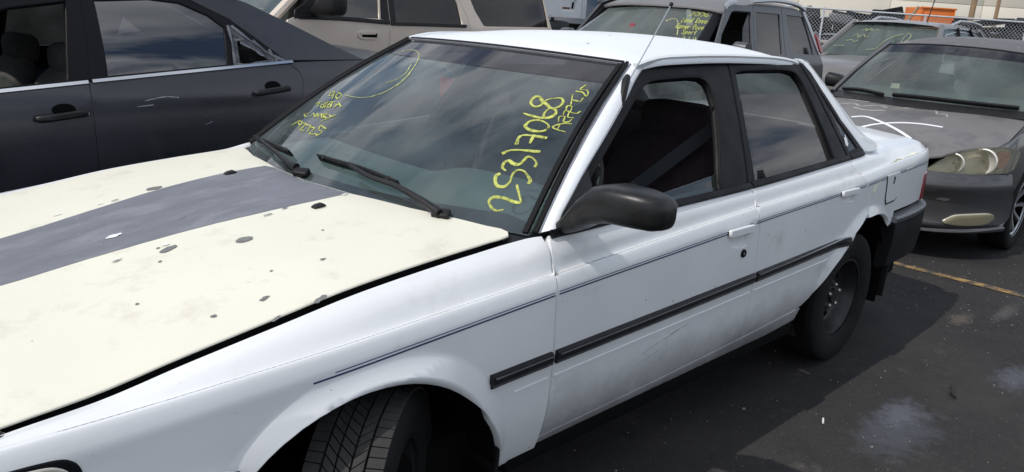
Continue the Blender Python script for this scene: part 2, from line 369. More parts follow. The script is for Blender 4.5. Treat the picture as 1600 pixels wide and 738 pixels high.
def lathe(name, prof, mtx, m, parent=None, n=40, label=None, smooth=True, cap=False):
    """prof [(radius, axial)], axis = local -Y outward"""
    bm = bmesh.new(); rings = []
    for r_, a in prof: rings.append([bm.verts.new(mtx @ Vector((r_*math.cos(2*math.pi*i/n), -a, r_*math.sin(2*math.pi*i/n)))) for i in range(n)])
    for a, b in zip(rings, rings[1:]):
        for i in range(n):
            j = (i+1) % n
            bm.faces.new((a[i], a[j], b[j], b[i]))
    if cap:
        bm.faces.new(rings[-1])
    bmesh.ops.remove_doubles(bm, verts=bm.verts, dist=1e-5); bmesh.ops.recalc_face_normals(bm, faces=bm.faces)
    return frompy(bm, name, m, parent, smooth, label)
def loft(name, secs, m, parent, n=20, e=2.6, label=None, axis='y'):
    """closed rounded body: secs = [(cx, cy, cz, half_a, half_b)]; axis = direction of travel"""
    bm = bmesh.new(); rings = []
    for cx, cy, cz, ha, hb in secs:
        rg = []
        for i in range(n):
            t = 2*math.pi*i/n; c, s = math.cos(t), math.sin(t); a = math.copysign(abs(c)**(2/e), c)*ha; b = math.copysign(abs(s)**(2/e), s)*hb
            rg.append(bm.verts.new((cx+a, cy, cz+b) if axis == 'y' else ((cx, cy+a, cz+b) if axis == 'x' else (cx+a, cy+b, cz))))
        rings.append(rg)
    for a, b in zip(rings, rings[1:]):
        for i in range(n): bm.faces.new((a[i], a[(i+1) % n], b[(i+1) % n], b[i]))
    bm.faces.new(rings[0]); bm.faces.new(rings[-1]); bmesh.ops.recalc_face_normals(bm, faces=bm.faces)
    return frompy(bm, name, m, parent, True, label)
def ruled(name, A, B, m, parent, out, bulge=0, k=6, label=None, mirror=None):
    """sheet between two 3-D polylines of equal length"""
    vs, fs = [], []; n = len(A)
    for i in range(n):
        a, b = Vector(A[i]), Vector(B[i])
        for j in range(k+1):
            t = j/k; p = a.lerp(b, t)+Vector(out).normalized()*bulge*4*t*(1-t)
            vs.append(Vector((p.x, 2*mirror-p.y, p.z)) if mirror is not None else p)
    o2 = Vector(out); 
    if mirror is not None: o2.y = -o2.y
    for i in range(n-1):
        for j in range(k):
            q = [i*(k+1)+j, (i+1)*(k+1)+j, (i+1)*(k+1)+j+1, i*(k+1)+j+1]
            if (vs[q[1]]-vs[q[0]]).cross(vs[q[2]]-vs[q[0]]).dot(o2) < 0: q.reverse()
            fs.append(q)
    return obj(name, vs, fs, m, parent, None, True, label)
def resample(P, n):
    P = [Vector(p) for p in P]; L = [0]
    for a, b in zip(P, P[1:]): L.append(L[-1]+(b-a).length)
    o = []; k = 0
    for i in range(n):
        d = L[-1]*i/(n-1)
        while k < len(P)-2 and L[k+1] < d: k += 1
        o.append(P[k].lerp(P[k+1], 0 if L[k+1] == L[k] else (d-L[k])/(L[k+1]-L[k])))
    return o

def blot(name, F, u, v, ru, rv, m, par, outv, sv=1, off=.0022, n=14, jag=.25, ang=0, label=None):
    P = []
    for i in range(n):
        t = 2*math.pi*i/n; r_ = 1+random.uniform(-jag, jag); a, b = ru*r_*math.cos(t), rv*r_*math.sin(t)
        P.append((u+a*math.cos(ang)-b*math.sin(ang), v+(a*math.sin(ang)+b*math.cos(ang))/sv))
    return panel(name, F, P, m, par, outv, max(ru, rv)*.8, sv, 0, .0006, .0003, off, label=label)

# ---------------------------------------------------------------- surfaces (pure maths)
def pc(x, K):
    """monotone cubic through the knots K = [(x, v), ...]"""
    n = len(K)
    if x <= K[0][0]: return K[0][1] + (x-K[0][0])*(K[1][1]-K[0][1])/(K[1][0]-K[0][0])*.5
    if x >= K[-1][0]: return K[-1][1] + (x-K[-1][0])*(K[-1][1]-K[-2][1])/(K[-1][0]-K[-2][0])*.5
    i = 0
    while x > K[i+1][0]: i += 1
    def sl(j): return (K[j+1][1]-K[j][1])/(K[j+1][0]-K[j][0])
    def tg(j):
        if j == 0: return sl(0)
        if j == n-1: return sl(n-2)
        a, b = sl(j-1), sl(j)
        return 0 if a*b <= 0 else 2*a*b/(a+b)
    h = K[i+1][0]-K[i][0]; t = (x-K[i][0])/h
    m0, m1 = tg(i)*h, tg(i+1)*h; v0, v1 = K[i][1], K[i+1][1]
    return (2*t**3-3*t*t+1)*v0+(t**3-2*t*t+t)*m0+(-2*t**3+3*t*t)*v1+(t**3-t*t)*m1

def crv(v, rows):
    """point on the open curve through rows (tuples) at parameter v in row units"""
    n = len(rows); i = max(0, min(n-2, int(math.floor(v)))); t = v-i
    a = rows[i]; b = rows[i+1]
    p = rows[i-1] if i > 0 else tuple(2*x-y for x, y in zip(a, b))
    q = rows[i+2] if i+2 < n else tuple(2*y-x for x, y in zip(a, b))
    out = []
    d0 = math.dist(p, a)**.5+1e-6; d1 = math.dist(a, b)**.5+1e-6; d2 = math.dist(b, q)**.5+1e-6
    for k in range(len(a)):
        m1 = ((a[k]-p[k])/d0-(b[k]-p[k])/(d0+d1)+(b[k]-a[k])/d1)*d1
        m2 = ((b[k]-a[k])/d1-(q[k]-a[k])/(d1+d2)+(q[k]-b[k])/d2)*d1
        out.append((2*t**3-3*t*t+1)*a[k]+(t**3-2*t*t+t)*m1+(-2*t**3+3*t*t)*b[k]+(t**3-t*t)*m2)
    return out

# ---- the white sedan: x runs from nose to tail (front axle x=0), y across, z up
W_CREASE = [(-.95,.728),(-.57,.756),(0,.784),(.565,.812),(1.58,.862),(2.2,.882),(3.19,.914),(3.65,.92)]
W_TAPER = [(-.95,.13),(-.8,.06),(-.4,.012),(0,0),(2.4,0),(3.0,.025),(3.4,.06),(3.62,.12)]
W_TOPY = [(-.9,.730),(-.5,.736),(.3,.738),(.43,.740),(.51,.756),(.62,.788),(1.6,.79),(2.5,.778),(2.8,.74),(3.05,.665),(3.5,.665)]
W_TOPZ = [(-.8,.715),(-.66,.738),(-.52,.752),(-.37,.780),(-.18,.812),(.03,.846),(.27,.870),(.45,.884),(.56,.897),(1.6,.921),(2.6,.956),(3.0,.965),(3.5,.955)]
def w_side(x, v):
    """left body side: v=0 sill ... v=6 crease ... v=8 belt or hood/boot gap"""
    tp = pc(x, W_TAPER); zc = pc(x, W_CREASE); ty = pc(x, W_TOPY); tz = pc(x, W_TOPZ)
    k = min(1, max(0, (x-.35)/.25)); k = k*k*(3-2*k)     # fender top is flat, door shoulder steep
    cy = .838-tp
    f = .58
    my = cy-.008+(ty-cy+.008)*(.45); mz = zc+.004+(tz-zc-.004)*(.58)
    rows = [(.765-tp, .235), (.795-tp, .275), (.835-tp, .40), (.850-tp, .52), (.857-tp, .62), (.854-tp, zc-.075),
            (cy+.0125, zc-.036), (cy-.001, zc-.005), (cy-.011, zc-.0055), (my, mz), (ty, tz)]
    y, z = crv(v if v <= 6 else (6+(v-6)*2 if v <= 7 else v+1), rows)
    # flared lip round the wheel openings
    for cx, cz, R in ((-.015,.30,.372), (2.6,.30,.372)):
        d = math.hypot(x-cx, z-cz)-R
        if d < .076 and z < zc:
            q = .023*(.076-d)/.062 if d > .014 else .023-.015*((.014-d)/.022)**2
            if d > .066: q = .023*((.076-d)**2/.010*.5)/.062
            y += q*min(1, max(0, (zc-z-.050)/.06))
    return (x, -y, z)
WVT = 9.0     # top row of w_side
W_HOODZ = [(-1.0,.70),(-.8,.735),(-.66,.757),(-.37,.800),(-.18,.832),(.03,.866),(.27,.893),(.45,.908),(.6,.92)]
def w_hood(x, y):
    e = pc(x, W_TOPZ); c = pc(x, W_HOODZ)+.018
    t = min(1.2, abs(y)/.735)
    z = c+(e-c)*(t**2.6)
    z += -.012*math.exp(-((abs(y)-.36)/.05)**2)*0
    return (x, y, z)
def w_screen(u, v):
    """windscreen: u across -1..1, v 0 bottom .. 1 top"""
    b = .53+.02 - .20*(1-abs(u)**2.2)          # bottom edge bows forward
    t = 1.15 - .075*(1-abs(u)**2.2)
    yb, yt = .745, .540
    bow = .03*math.sin(math.pi*min(1, max(0, v)))
    zb = .893+.022*(1-u*u); zt = 1.312+.012*(1-u*u)
    x = b+(t-b)*v - bow*.55
    return (x, u*(yb+(yt-yb)*v), zb+(zt-zb)*v+bow*.6)
W_ROOFC = [(1.07,1.330),(1.25,1.362),(1.55,1.388),(1.9,1.393),(2.2,1.382),(2.38,1.357),(2.5,1.32)]
W_RAILZ = [(1.10,1.285),(1.18,1.314),(1.32,1.335),(1.7,1.343),(2.0,1.340),(2.17,1.331),(2.36,1.293),(2.5,1.24)]
def w_roof(x, y):
    c = pc(x, W_ROOFC); e = pc(x, W_RAILZ)
    t = min(1.15, abs(y)/.58)
    return (x, y, c+(e-c)*t**2.4)
def w_house(x, z):
    """left side of the greenhouse"""
    z0 = pc(x, [(.5,.893),(1.6,.921),(2.6,.956),(3.1,.965)]); y0 = .792-max(0, x-2.3)*.03
    t = (z-z0)/.42
    return (x, -(y0-.205*t-.03*t*t+.015*t*(1-t)*4*.5), z)
def w_boot(x, y):
    e = pc(x, W_TOPZ)
    return (x, y, e+.035*(1-min(1.1, abs(y)/.665)**2.2) - max(0, x-3.45)**2*1.5)
def w_tail(y, z):
    """rear face"""
    x = 3.66-.10*(abs(y)/.75)**3-.10*max(0, z-.62)/.3*.6
    return (x, y, z)

# ---- the black sedan alongside (nose to -x, far side of the white car)
B_PROF = [(.2,.06),(.35,.015),(.6,-.012),(.8,-.018),(.93,-.008),(1.0,.012),(1.06,.035)]
def b_side(x, z):
    p = pc(z, B_PROF) if z < 1.06 else .035+.46*(z-1.06)+.25*(z-1.06)**2
    return (x, 1.73+.105*x+p, z)
# ---- beige suv
def e_side(x, z):
    return (x, 4.0+(.22*(z-1.24) if z > 1.24 else .18*(1.24-z)**2*(1 if z > .7 else 1)), z)
# ---- black suv with the roof of the white car in front of it
def r_side(x, z):
    return (x, 2.08+(.30*(z-1.12) if z > 1.12 else .10*(1.12-z)**2), z)
def r_screen(u, v):
    return (5.98+.52*v-.12*(1-u*u), 3.03+u*(.80-.14*v), 1.235+.355*v)
# ---- grey sedan behind
GC = .10
def g_side(x, z):
    d = max(0, 5.55-x); w = .885-.30*d*d
    p = pc(z, [(.2,.07),(.4,.015),(.6,0),(.75,.01),(.88,.035),(1.0,.075)]) if z < 1.0 else .075+.50*(z-1.0)+.2*(z-1)**2
    return (x, GC-(w-p), z)
def g_nose(y, z):
    a = abs(y-GC)
    return (4.74+.54*(a/.87)**4+(.75*(z-.60)**1.3 if z > .60 else .10*(.6-z)), y, z)
def g_hood(x, y):
    a = abs(y-GC)/.80
    c = pc(x, [(4.7,.70),(4.9,.79),(5.2,.865),(5.6,.93),(6.0,.985),(6.4,1.03)])
    return (x, y, c-.075*a**3)
def g_screen(u, v):
    b = 6.02-.30*(1-u*u); t = 6.55-.14*(1-u*u)
    return (b+(t-b)*v, GC+u*(.74-.17*v), .985+.01*(1-u*u)+(.40+.02*(1-u*u))*v+.02*math.sin(math.pi*min(1,max(0,v))))
# ---- grey suv with roof rails
def s_screen(u, v):
    return (11.75+.65*v-.2*(1-u*u), 2.72+u*(.76-.14*v), 1.20+.38*v)
def s_side(x, z):
    return (x, 1.85+(.32*(z-1.2) if z > 1.2 else 0), z)

T = {
 'fd_front': [(0.5803,8.5586),(0.5731,7.7646),(0.5605,6.4935),(0.5487,5.6089),(0.5516,4.2988),(0.5632,3.2144),(0.5708,2.2601),(0.5771,1.4898)],
 'split': [(1.6091,8.9846),(1.6102,7.0025),(1.5939,5.6099),(1.6031,4.4393),(1.6106,4.0342),(1.615,3.0616),(1.6239,2.1874)],
 'rd_rear': [(2.4407,9.1181),(2.4726,7.6873),(2.4912,6.0744),(2.5644,4.7645),(2.5874,4.4828)],
 'sill_low': [(0.4827,1.1587),(0.8638,1.3517),(1.4094,1.5164),(2.0542,1.7429)],
 'door_low': [(0.5663,1.4544),(0.7291,1.4526),(1.6561,1.9023),(2.1281,1.8326)],
 'fuel': [(2.7359,6.0665),(2.9105,5.8875),(2.9442,4.4589),(2.7796,4.4724)],
 'handle_f': [(1.3796,5.7833),(1.5458,5.5958),(1.5529,4.9164),(1.3886,4.9965)],
 'handle_r': [(2.2436,6.0396),(2.4095,5.8716),(2.4125,4.9936),(2.255,5.1326)],
 'lock': [(1.5025,4.5282)],
 'm1': [(0.3183,3.8192),(0.5439,3.8231),(0.5496,3.5052),(0.3568,3.3983)],
 'm2': [(0.5583,3.8579),(1.6026,4.0126),(1.6201,3.6873),(0.5683,3.4507)],
 'm3': [(1.6186,4.0553),(2.3692,4.2141),(2.3644,4.084),(1.6318,3.7374)],
 'pin_lo': [(-0.1636,5.6818),(0.0083,5.6654),(0.2236,5.7345),(0.5414,5.7552),(0.9073,5.4084),(1.3799,5.0692),(1.5547,5.5511),(2.2376,5.5898),(2.7281,5.5171),(3.4335,5.1034)],
 'arch_f': [(-0.31,3.6705),(-0.2411,4.1423),(-0.1306,4.6025),(-0.0043,4.5442),(0.1082,4.2087),(0.2218,3.597),(0.3075,2.8247),(0.4152,1.7559)],
 'arch_r': [(2.1572,1.7368),(2.2409,2.6742),(2.3813,4.0749),(2.5221,4.2775),(2.6982,4.2442),(2.9161,3.9594)],
 'tail_edge': [(3.4989,8.679),(3.3974,6.4694),(3.4333,5.1039),(3.7222,4.307)],
 'bump_top': [(2.8956,4.2738),(3.7657,3.9521)],
 'gap': [(-0.6726,8.3827),(-0.5344,8.8057),(-0.3758,8.9247),(-0.194,8.9265),(0.0198,8.9455),(0.2547,8.9583),(0.4394,9.1726)],
 'gap_up': [(-0.6649,-0.7215),(-0.5269,-0.7213),(-0.3682,-0.7227),(-0.1841,-0.7227),(0.0316,-0.7228),(0.2667,-0.7255),(0.4552,-0.7162),(0.5148,-0.7017)],
 'hood_far': [(-0.2976,0.7582),(-0.163,0.7418),(-0.0263,0.706),(0.1267,0.7223),(0.3252,0.8144),(0.4828,0.8836),(0.513,0.7589)],
 'hood_rear': [(0.5032,0.7397),(0.4034,0.4508),(0.3518,0.2059),(0.3333,-0.0525),(0.3601,-0.2135),(0.4076,-0.4202),(0.4652,-0.5679),(0.5148,-0.7017)],
 'stripe_far': [(-0.4391,0.1745),(-0.2376,0.2049),(-0.0022,0.2446),(0.208,0.2663),(0.3432,0.2149)],
 'stripe_near': [(-0.5218,-0.1585),(-0.353,-0.149),(-0.1695,-0.1599),(0.071,-0.1945),(0.3602,-0.2134)],
 'chips': [(-0.0128,0.2602),(-0.1863,-0.2487),(-0.0359,-0.3371),(-0.2419,-0.0545),(-0.0746,-0.0735),(-0.1454,-0.6351),(-0.0603,-0.7164),(-0.2548,-0.6274),(0.0411,-0.5652),(-0.1651,-0.7203),(-0.2013,-0.2237),(-0.2293,-0.3051),(-0.3465,-0.4707)],
 'nozzles': [(0.2121,0.236),(0.2189,-0.2603)],
 'frame_out': [(0.5833,0.9043),(0.6473,0.9501),(0.7793,1.0443),(0.9244,1.1344),(1.0549,1.2156),(1.1396,1.2705),(1.2031,1.3037),(1.2517,1.3189),(1.3151,1.3288),(1.4728,1.342),(1.7425,1.349),(2.0345,1.3478),(2.2287,1.3378),(2.3015,1.3238),(2.337,1.2896),(2.3743,1.2228),(2.4598,1.1033),(2.6061,0.9718)],
 'win_f': [(0.725,0.982),(0.815,1.0381),(0.9844,1.1454),(1.1613,1.2499),(1.2028,1.2662),(1.2419,1.2734),(1.3444,1.2784),(1.47,1.2816),(1.5251,1.2772),(1.5519,1.2607),(1.5579,1.2319),(1.5489,1.181),(1.4997,1.0756),(1.4414,0.9352)],
 'bpil': [(1.731,1.336),(1.6738,1.192),(1.6287,1.0474),(1.5946,0.9247)],
 'win_r': [(1.7457,1.2931),(1.897,1.3017),(2.1467,1.3019),(2.2144,1.29),(2.2394,1.2588),(2.2627,1.1286),(2.2958,0.9815),(1.6323,0.9401),(1.6721,1.129)],
 'glass_r': [(1.7292,1.2247),(2.2145,1.2185)],
 'qglass': [(2.3149,1.2678),(2.3561,1.2232),(2.4388,1.1017),(2.5509,0.9861),(2.4383,0.9711),(2.4065,1.0857),(2.3775,1.1932)],
 'cpil_out': [(2.3397,1.3263),(2.398,1.2471),(2.5062,1.119),(2.6055,1.024),(2.6952,0.9947)],
 'num': [[(-0.8822,0.0841),(-0.8602,0.0739),(-0.8327,0.0894),(-0.8186,0.1105),(-0.8294,0.13),(-0.863,0.134),(-0.9041,0.1261),(-0.9234,0.1283),(-0.9078,0.1593),(-0.8799,0.2041)],[(-0.797,0.242),(-0.7887,0.2251),(-0.8,0.1985),(-0.8151,0.183),(-0.8401,0.1846),(-0.8499,0.211),(-0.8435,0.2485),(-0.8512,0.2723),(-0.8746,0.274),(-0.9009,0.2528),(-0.9186,0.2329),(-0.9155,0.2178)],[(-0.8118,0.2586),(-0.7915,0.2707),(-0.7863,0.3001),(-0.7972,0.31),(-0.8229,0.2987),(-0.8451,0.3011),(-0.8524,0.3264),(-0.8589,0.3457),(-0.8796,0.3434),(-0.9059,0.3189),(-0.9058,0.3017)],[(-0.7534,0.3372),(-0.7771,0.3622),(-0.8934,0.3814)],[(-0.7839,0.3953),(-0.7728,0.4374),(-0.784,0.4514),(-0.8227,0.457),(-0.8856,0.4581)],[(-0.8325,0.4145),(-0.8255,0.4645)],[(-0.7601,0.5007),(-0.763,0.529),(-0.7892,0.5472),(-0.8278,0.5438),(-0.8621,0.5217),(-0.8574,0.4972),(-0.8254,0.484),(-0.7882,0.4871),(-0.7601,0.5007)],[(-0.7078,0.5726),(-0.7593,0.5652),(-0.8073,0.5636),(-0.841,0.5774),(-0.8507,0.6046),(-0.832,0.6259),(-0.8075,0.6269),(-0.8001,0.5995),(-0.8114,0.5645)],[(-0.6946,0.6896),(-0.6894,0.6677),(-0.6974,0.6423),(-0.7312,0.623),(-0.7536,0.6345),(-0.7563,0.6685),(-0.7863,0.6927),(-0.8218,0.7004),(-0.8434,0.6809),(-0.8432,0.6478),(-0.816,0.6288),(-0.7803,0.647),(-0.7429,0.6656),(-0.7128,0.6865),(-0.6946,0.6896)]],
 'word': [[(-0.9452,0.5084),(-0.9149,0.5106),(-0.8787,0.5232),(-0.9087,0.5503),(-0.948,0.5582)],[(-0.9053,0.513),(-0.9011,0.5426)],[(-0.8876,0.5575),(-0.8763,0.5879),(-0.8988,0.593),(-0.9089,0.5624),(-0.9308,0.5674),(-0.9359,0.5843)],[(-0.8878,0.6005),(-0.8813,0.6267),(-0.9018,0.6263),(-0.9136,0.5939),(-0.9402,0.5939)],[(-0.8883,0.6257),(-0.8768,0.6592),(-0.898,0.6601),(-0.9117,0.6247),(-0.9429,0.6255),(-0.9496,0.6397)],[(-0.8895,0.6673),(-0.8605,0.7363)],[(-0.8756,0.7014),(-0.9207,0.698),(-0.9211,0.725)],[(-0.8617,0.7603),(-0.8968,0.7609),(-0.9295,0.7404),(-0.9301,0.7542),(-0.9123,0.7783),(-0.877,0.7778),(-0.8877,0.8131)]],
 'info': [[(0.7704,0.4629),(0.7237,0.4416),(0.687,0.4534),(0.7311,0.4749),(0.7704,0.4629)],[(0.6925,0.4594),(0.6208,0.4269)],[(0.6631,0.477),(0.6221,0.4491),(0.5571,0.4415),(0.5865,0.4675),(0.6631,0.477)],[(0.7475,0.3717),(0.6969,0.3987)],[(0.7176,0.3865),(0.6636,0.3584)],[(0.6475,0.3801),(0.6248,0.3645),(0.5844,0.3646),(0.6092,0.3796),(0.6475,0.3801)],[(0.6613,0.3974),(0.5954,0.3856),(0.6274,0.409)],[(0.5953,0.3856),(0.5547,0.3632)],[(0.5766,0.3949),(0.5487,0.3766),(0.5172,0.3755),(0.5364,0.3911),(0.5766,0.3949)],[(0.5901,0.4055),(0.5404,0.4183)],[(0.5657,0.4119),(0.5013,0.3781)],[(0.4629,0.3844),(0.5033,0.4215),(0.4154,0.3985)],[(0.4854,0.3993),(0.4542,0.4106)],[(0.6494,0.3104),(0.6922,0.2909),(0.6338,0.2823),(0.6057,0.2932)],[(0.5842,0.2909),(0.6022,0.3183),(0.5283,0.3006)],[(0.5183,0.2988),(0.5536,0.324),(0.4903,0.3073),(0.5059,0.3285),(0.4499,0.3086)],[(0.4304,0.3075),(0.472,0.3344),(0.4381,0.3344),(0.4439,0.3215),(0.3936,0.313)],[(0.421,0.3374),(0.3758,0.3279)],[(0.353,0.3495),(0.411,0.2867)],[(0.6633,0.2084),(0.6442,0.2562)],[(0.5941,0.2532),(0.6326,0.2487),(0.5986,0.2345),(0.5603,0.2357),(0.5941,0.2532)],[(0.5686,0.2401),(0.5385,0.2132)],[(0.5665,0.2463),(0.5252,0.2481),(0.5002,0.224),(0.5026,0.2121),(0.4453,0.2121)],[(0.5111,0.2449),(0.4484,0.2488),(0.4044,0.2124)],[(0.425,0.2419),(0.3866,0.2427),(0.3711,0.2191),(0.3764,0.2114),(0.3247,0.209)],[(0.2838,0.2575),(0.362,0.2654),(0.3274,0.2411),(0.2871,0.2383),(0.2829,0.2155),(0.3252,0.2175)]],
 'loop': [[(0.8494,0.8013),(0.8333,0.8419),(0.7616,0.8814),(0.6554,0.896),(0.542,0.8767),(0.4565,0.8438),(0.3687,0.79),(0.3003,0.7305),(0.2376,0.6465),(0.2227,0.5619),(0.268,0.5098),(0.3475,0.4817),(0.4611,0.4729),(0.5487,0.4729)],[(0.3936,0.7716),(0.3035,0.6935),(0.2993,0.6444),(0.3383,0.6042)],[(0.3128,0.7437),(0.2329,0.661),(0.2089,0.5968)]],
 'wiper1': [(0.0633,0.1037),(-0.0803,0.1036),(-0.225,0.1044),(-0.3431,0.0962),(-0.4563,0.0861)],
 'wiper1_arm': [(-0.2065,0.0864),(-0.3487,0.0639),(-0.4743,0.0567),(-0.585,0.0316),(-0.6502,0.0113)],
 'wiper2': [(0.9629,0.0315),(0.6384,0.0718),(0.4348,0.0789),(0.2769,0.0772)],
 'wiper2_arm': [(0.5988,0.058),(0.3442,0.0427),(0.1696,0.0214),(0.0936,0.0171)],
 'b_belt': [(-0.0394,0.9928),(0.1478,1.0052),(0.353,1.0241),(0.823,1.0585),(1.4188,1.1001)],
 'b_split': [(0.376,1.3701),(0.3274,1.022),(0.322,0.8497),(0.3276,0.6381)],
 'b_winr': [(0.4306,1.3728),(0.4096,1.0367),(1.033,1.0805),(1.0768,1.2737),(0.9911,1.333),(0.8528,1.388)],
 'b_quarter': [(1.0949,1.2835),(1.371,1.107),(1.0623,1.0802)],
 'b_qhole': [(1.1135,1.2495),(1.2579,1.1074),(1.1022,1.0892)],
 'b_gap': [(0.9141,1.397),(1.1044,1.3121),(1.2341,1.2199),(1.3876,1.1069)],
 'b_rearseam': [(1.4074,1.0903),(1.4591,1.0497),(1.4736,1.0056),(1.4479,0.8966),(1.3718,0.82)],
 'b_cpil': [(1.2044,1.402),(1.4638,1.3072),(1.7436,1.186),(1.9009,1.1156)],
 'b_winf': [(0.0698,1.324),(0.3114,1.3668),(0.2327,1.0242),(-0.038,1.0003)],
 'b_hr': [(1.1451,0.9485),(1.3727,0.9476)],
 'b_hf': [(0.0825,0.8725),(0.292,0.8826)],
 'b_sill': [(-0.075,0.6817),(0.3305,0.6885),(0.7847,0.7416),(-0.0814,0.6053)],
 'e_front': [(2.612,1.39),(2.5933,1.2541)],
 'e_b': [(3.6283,1.4707),(3.6295,1.0499)],
 'e_c': [(4.4981,1.5185),(4.5958,1.3607),(4.6151,1.246)],
 'e_wf': [(2.956,1.4339),(3.5358,1.4657),(3.5144,1.3057),(2.8867,1.291)],
 'e_wr': [(3.6933,1.4743),(3.6882,1.2734),(4.5182,1.2852),(4.4813,1.5175)],
 'e_wq': [(4.6514,1.5269),(4.8029,1.2827),(5.794,1.3024),(5.7261,1.5858)],
 'e_d': [(5.7261,1.5858),(5.8124,1.2828)],
 'e_h': [(3.2939,1.1938),(3.5032,1.1272)],
 'e_mir': [(2.8194,1.4264),(2.9677,1.2891),(2.7208,1.2792),(2.689,1.394)],
 'r_wf': [(6.4815,1.576),(6.8816,1.5937),(6.7922,1.2902),(6.1672,1.3257)],
 'r_wr': [(6.9758,1.5979),(7.4942,1.601),(7.4582,1.2368),(6.8153,1.2781)],
 'r_wq': [(7.645,1.614),(8.0715,1.5912),(8.2574,1.1916),(7.7251,1.227)],
 'r_edge': [(8.0795,1.6811),(8.4205,1.2359),(8.5401,1.0038)],
 'r_lamp': [(8.356,1.4332),(8.4439,1.3217)],
 'r_scr': [(1.027,0.9933),(0.8454,0.173),(-0.9687,0.9904),(-1.002,0.4012)],
 'r_txt': [(-0.5874,0.8511),(-0.9502,0.8045),(-0.6926,0.4428),(-1.0364,0.2677)],
 'r_loop': [(-0.2137,0.4701),(-0.3399,0.6109),(-0.375,0.6598),(-0.4276,0.693),(-0.4912,0.6655),(-0.5559,0.5514),(-0.6141,0.3872),(-0.6527,0.2573)],
 'g_lamp': [(-0.3891,0.6059),(-0.4144,0.6681),(-0.4724,0.7331),(-0.5544,0.7742),(-0.6525,0.7808),(-0.7439,0.7665),(-0.7493,0.7078),(-0.7424,0.632),(-0.6915,0.6067),(-0.5519,0.6081)],
 'g_ref1': [(-0.499,0.6615),(-0.5176,0.7089)],
 'g_ref2': [(-0.6075,0.6832),(-0.6525,0.7146)],
 'g_fog': [(-0.5078,0.2835),(-0.5526,0.3243),(-0.7105,0.338),(-0.7168,0.3057),(-0.6929,0.2654),(-0.5961,0.264)],
 'g_bumplow': [(-0.4655,0.2554),(-0.7683,0.2041)],
 'g_bumptop': [(-0.3989,0.5899),(-0.5546,0.5911),(-0.6949,0.5805)],
 'g_crease': [(-0.4085,0.5209),(-0.6778,0.505)],
 'g_hoodside': [(5.8226,-0.653),(5.3287,-0.6895),(5.1488,-0.6837)],
 'g_hoodfront': [(4.6711,-0.4168),(4.7581,-0.4419),(4.8765,-0.4945),(5.0116,-0.5669),(5.1593,-0.6804)],
 'g_scr': [(0.9648,0.0026),(0.9815,1.0211),(-0.945,-0.0603),(-0.8595,0.9701)],
 'g_band': [(0.9642,0.786),(-0.8852,0.6815)],
 'g_arc1': [(5.1568,0.3254),(5.2117,0.2538),(5.14,0.1056),(5.028,-0.0541),(4.9086,-0.2033)],
 'g_arc2': [(4.9681,0.1685),(5.0743,0.1005),(5.1834,-0.0357),(5.2226,-0.1536),(5.2374,-0.2914)],
 'g_wip': [(0.8787,0.0051),(0.6302,0.0237),(0.3212,-0.0093)],
 'g_wip2': [(0.2218,0.0094),(-0.0766,0.0127),(-0.589,0.011),(-0.892,0.0114)],
 's_scr': [(1.6199,1.0844),(1.2783,0.0126),(-0.7108,1.0098),(-0.4851,0.1066)],
 'trunkline': [(2.9502,-0.6754),(3.2306,-0.6857),(3.496,-0.6802)],
}

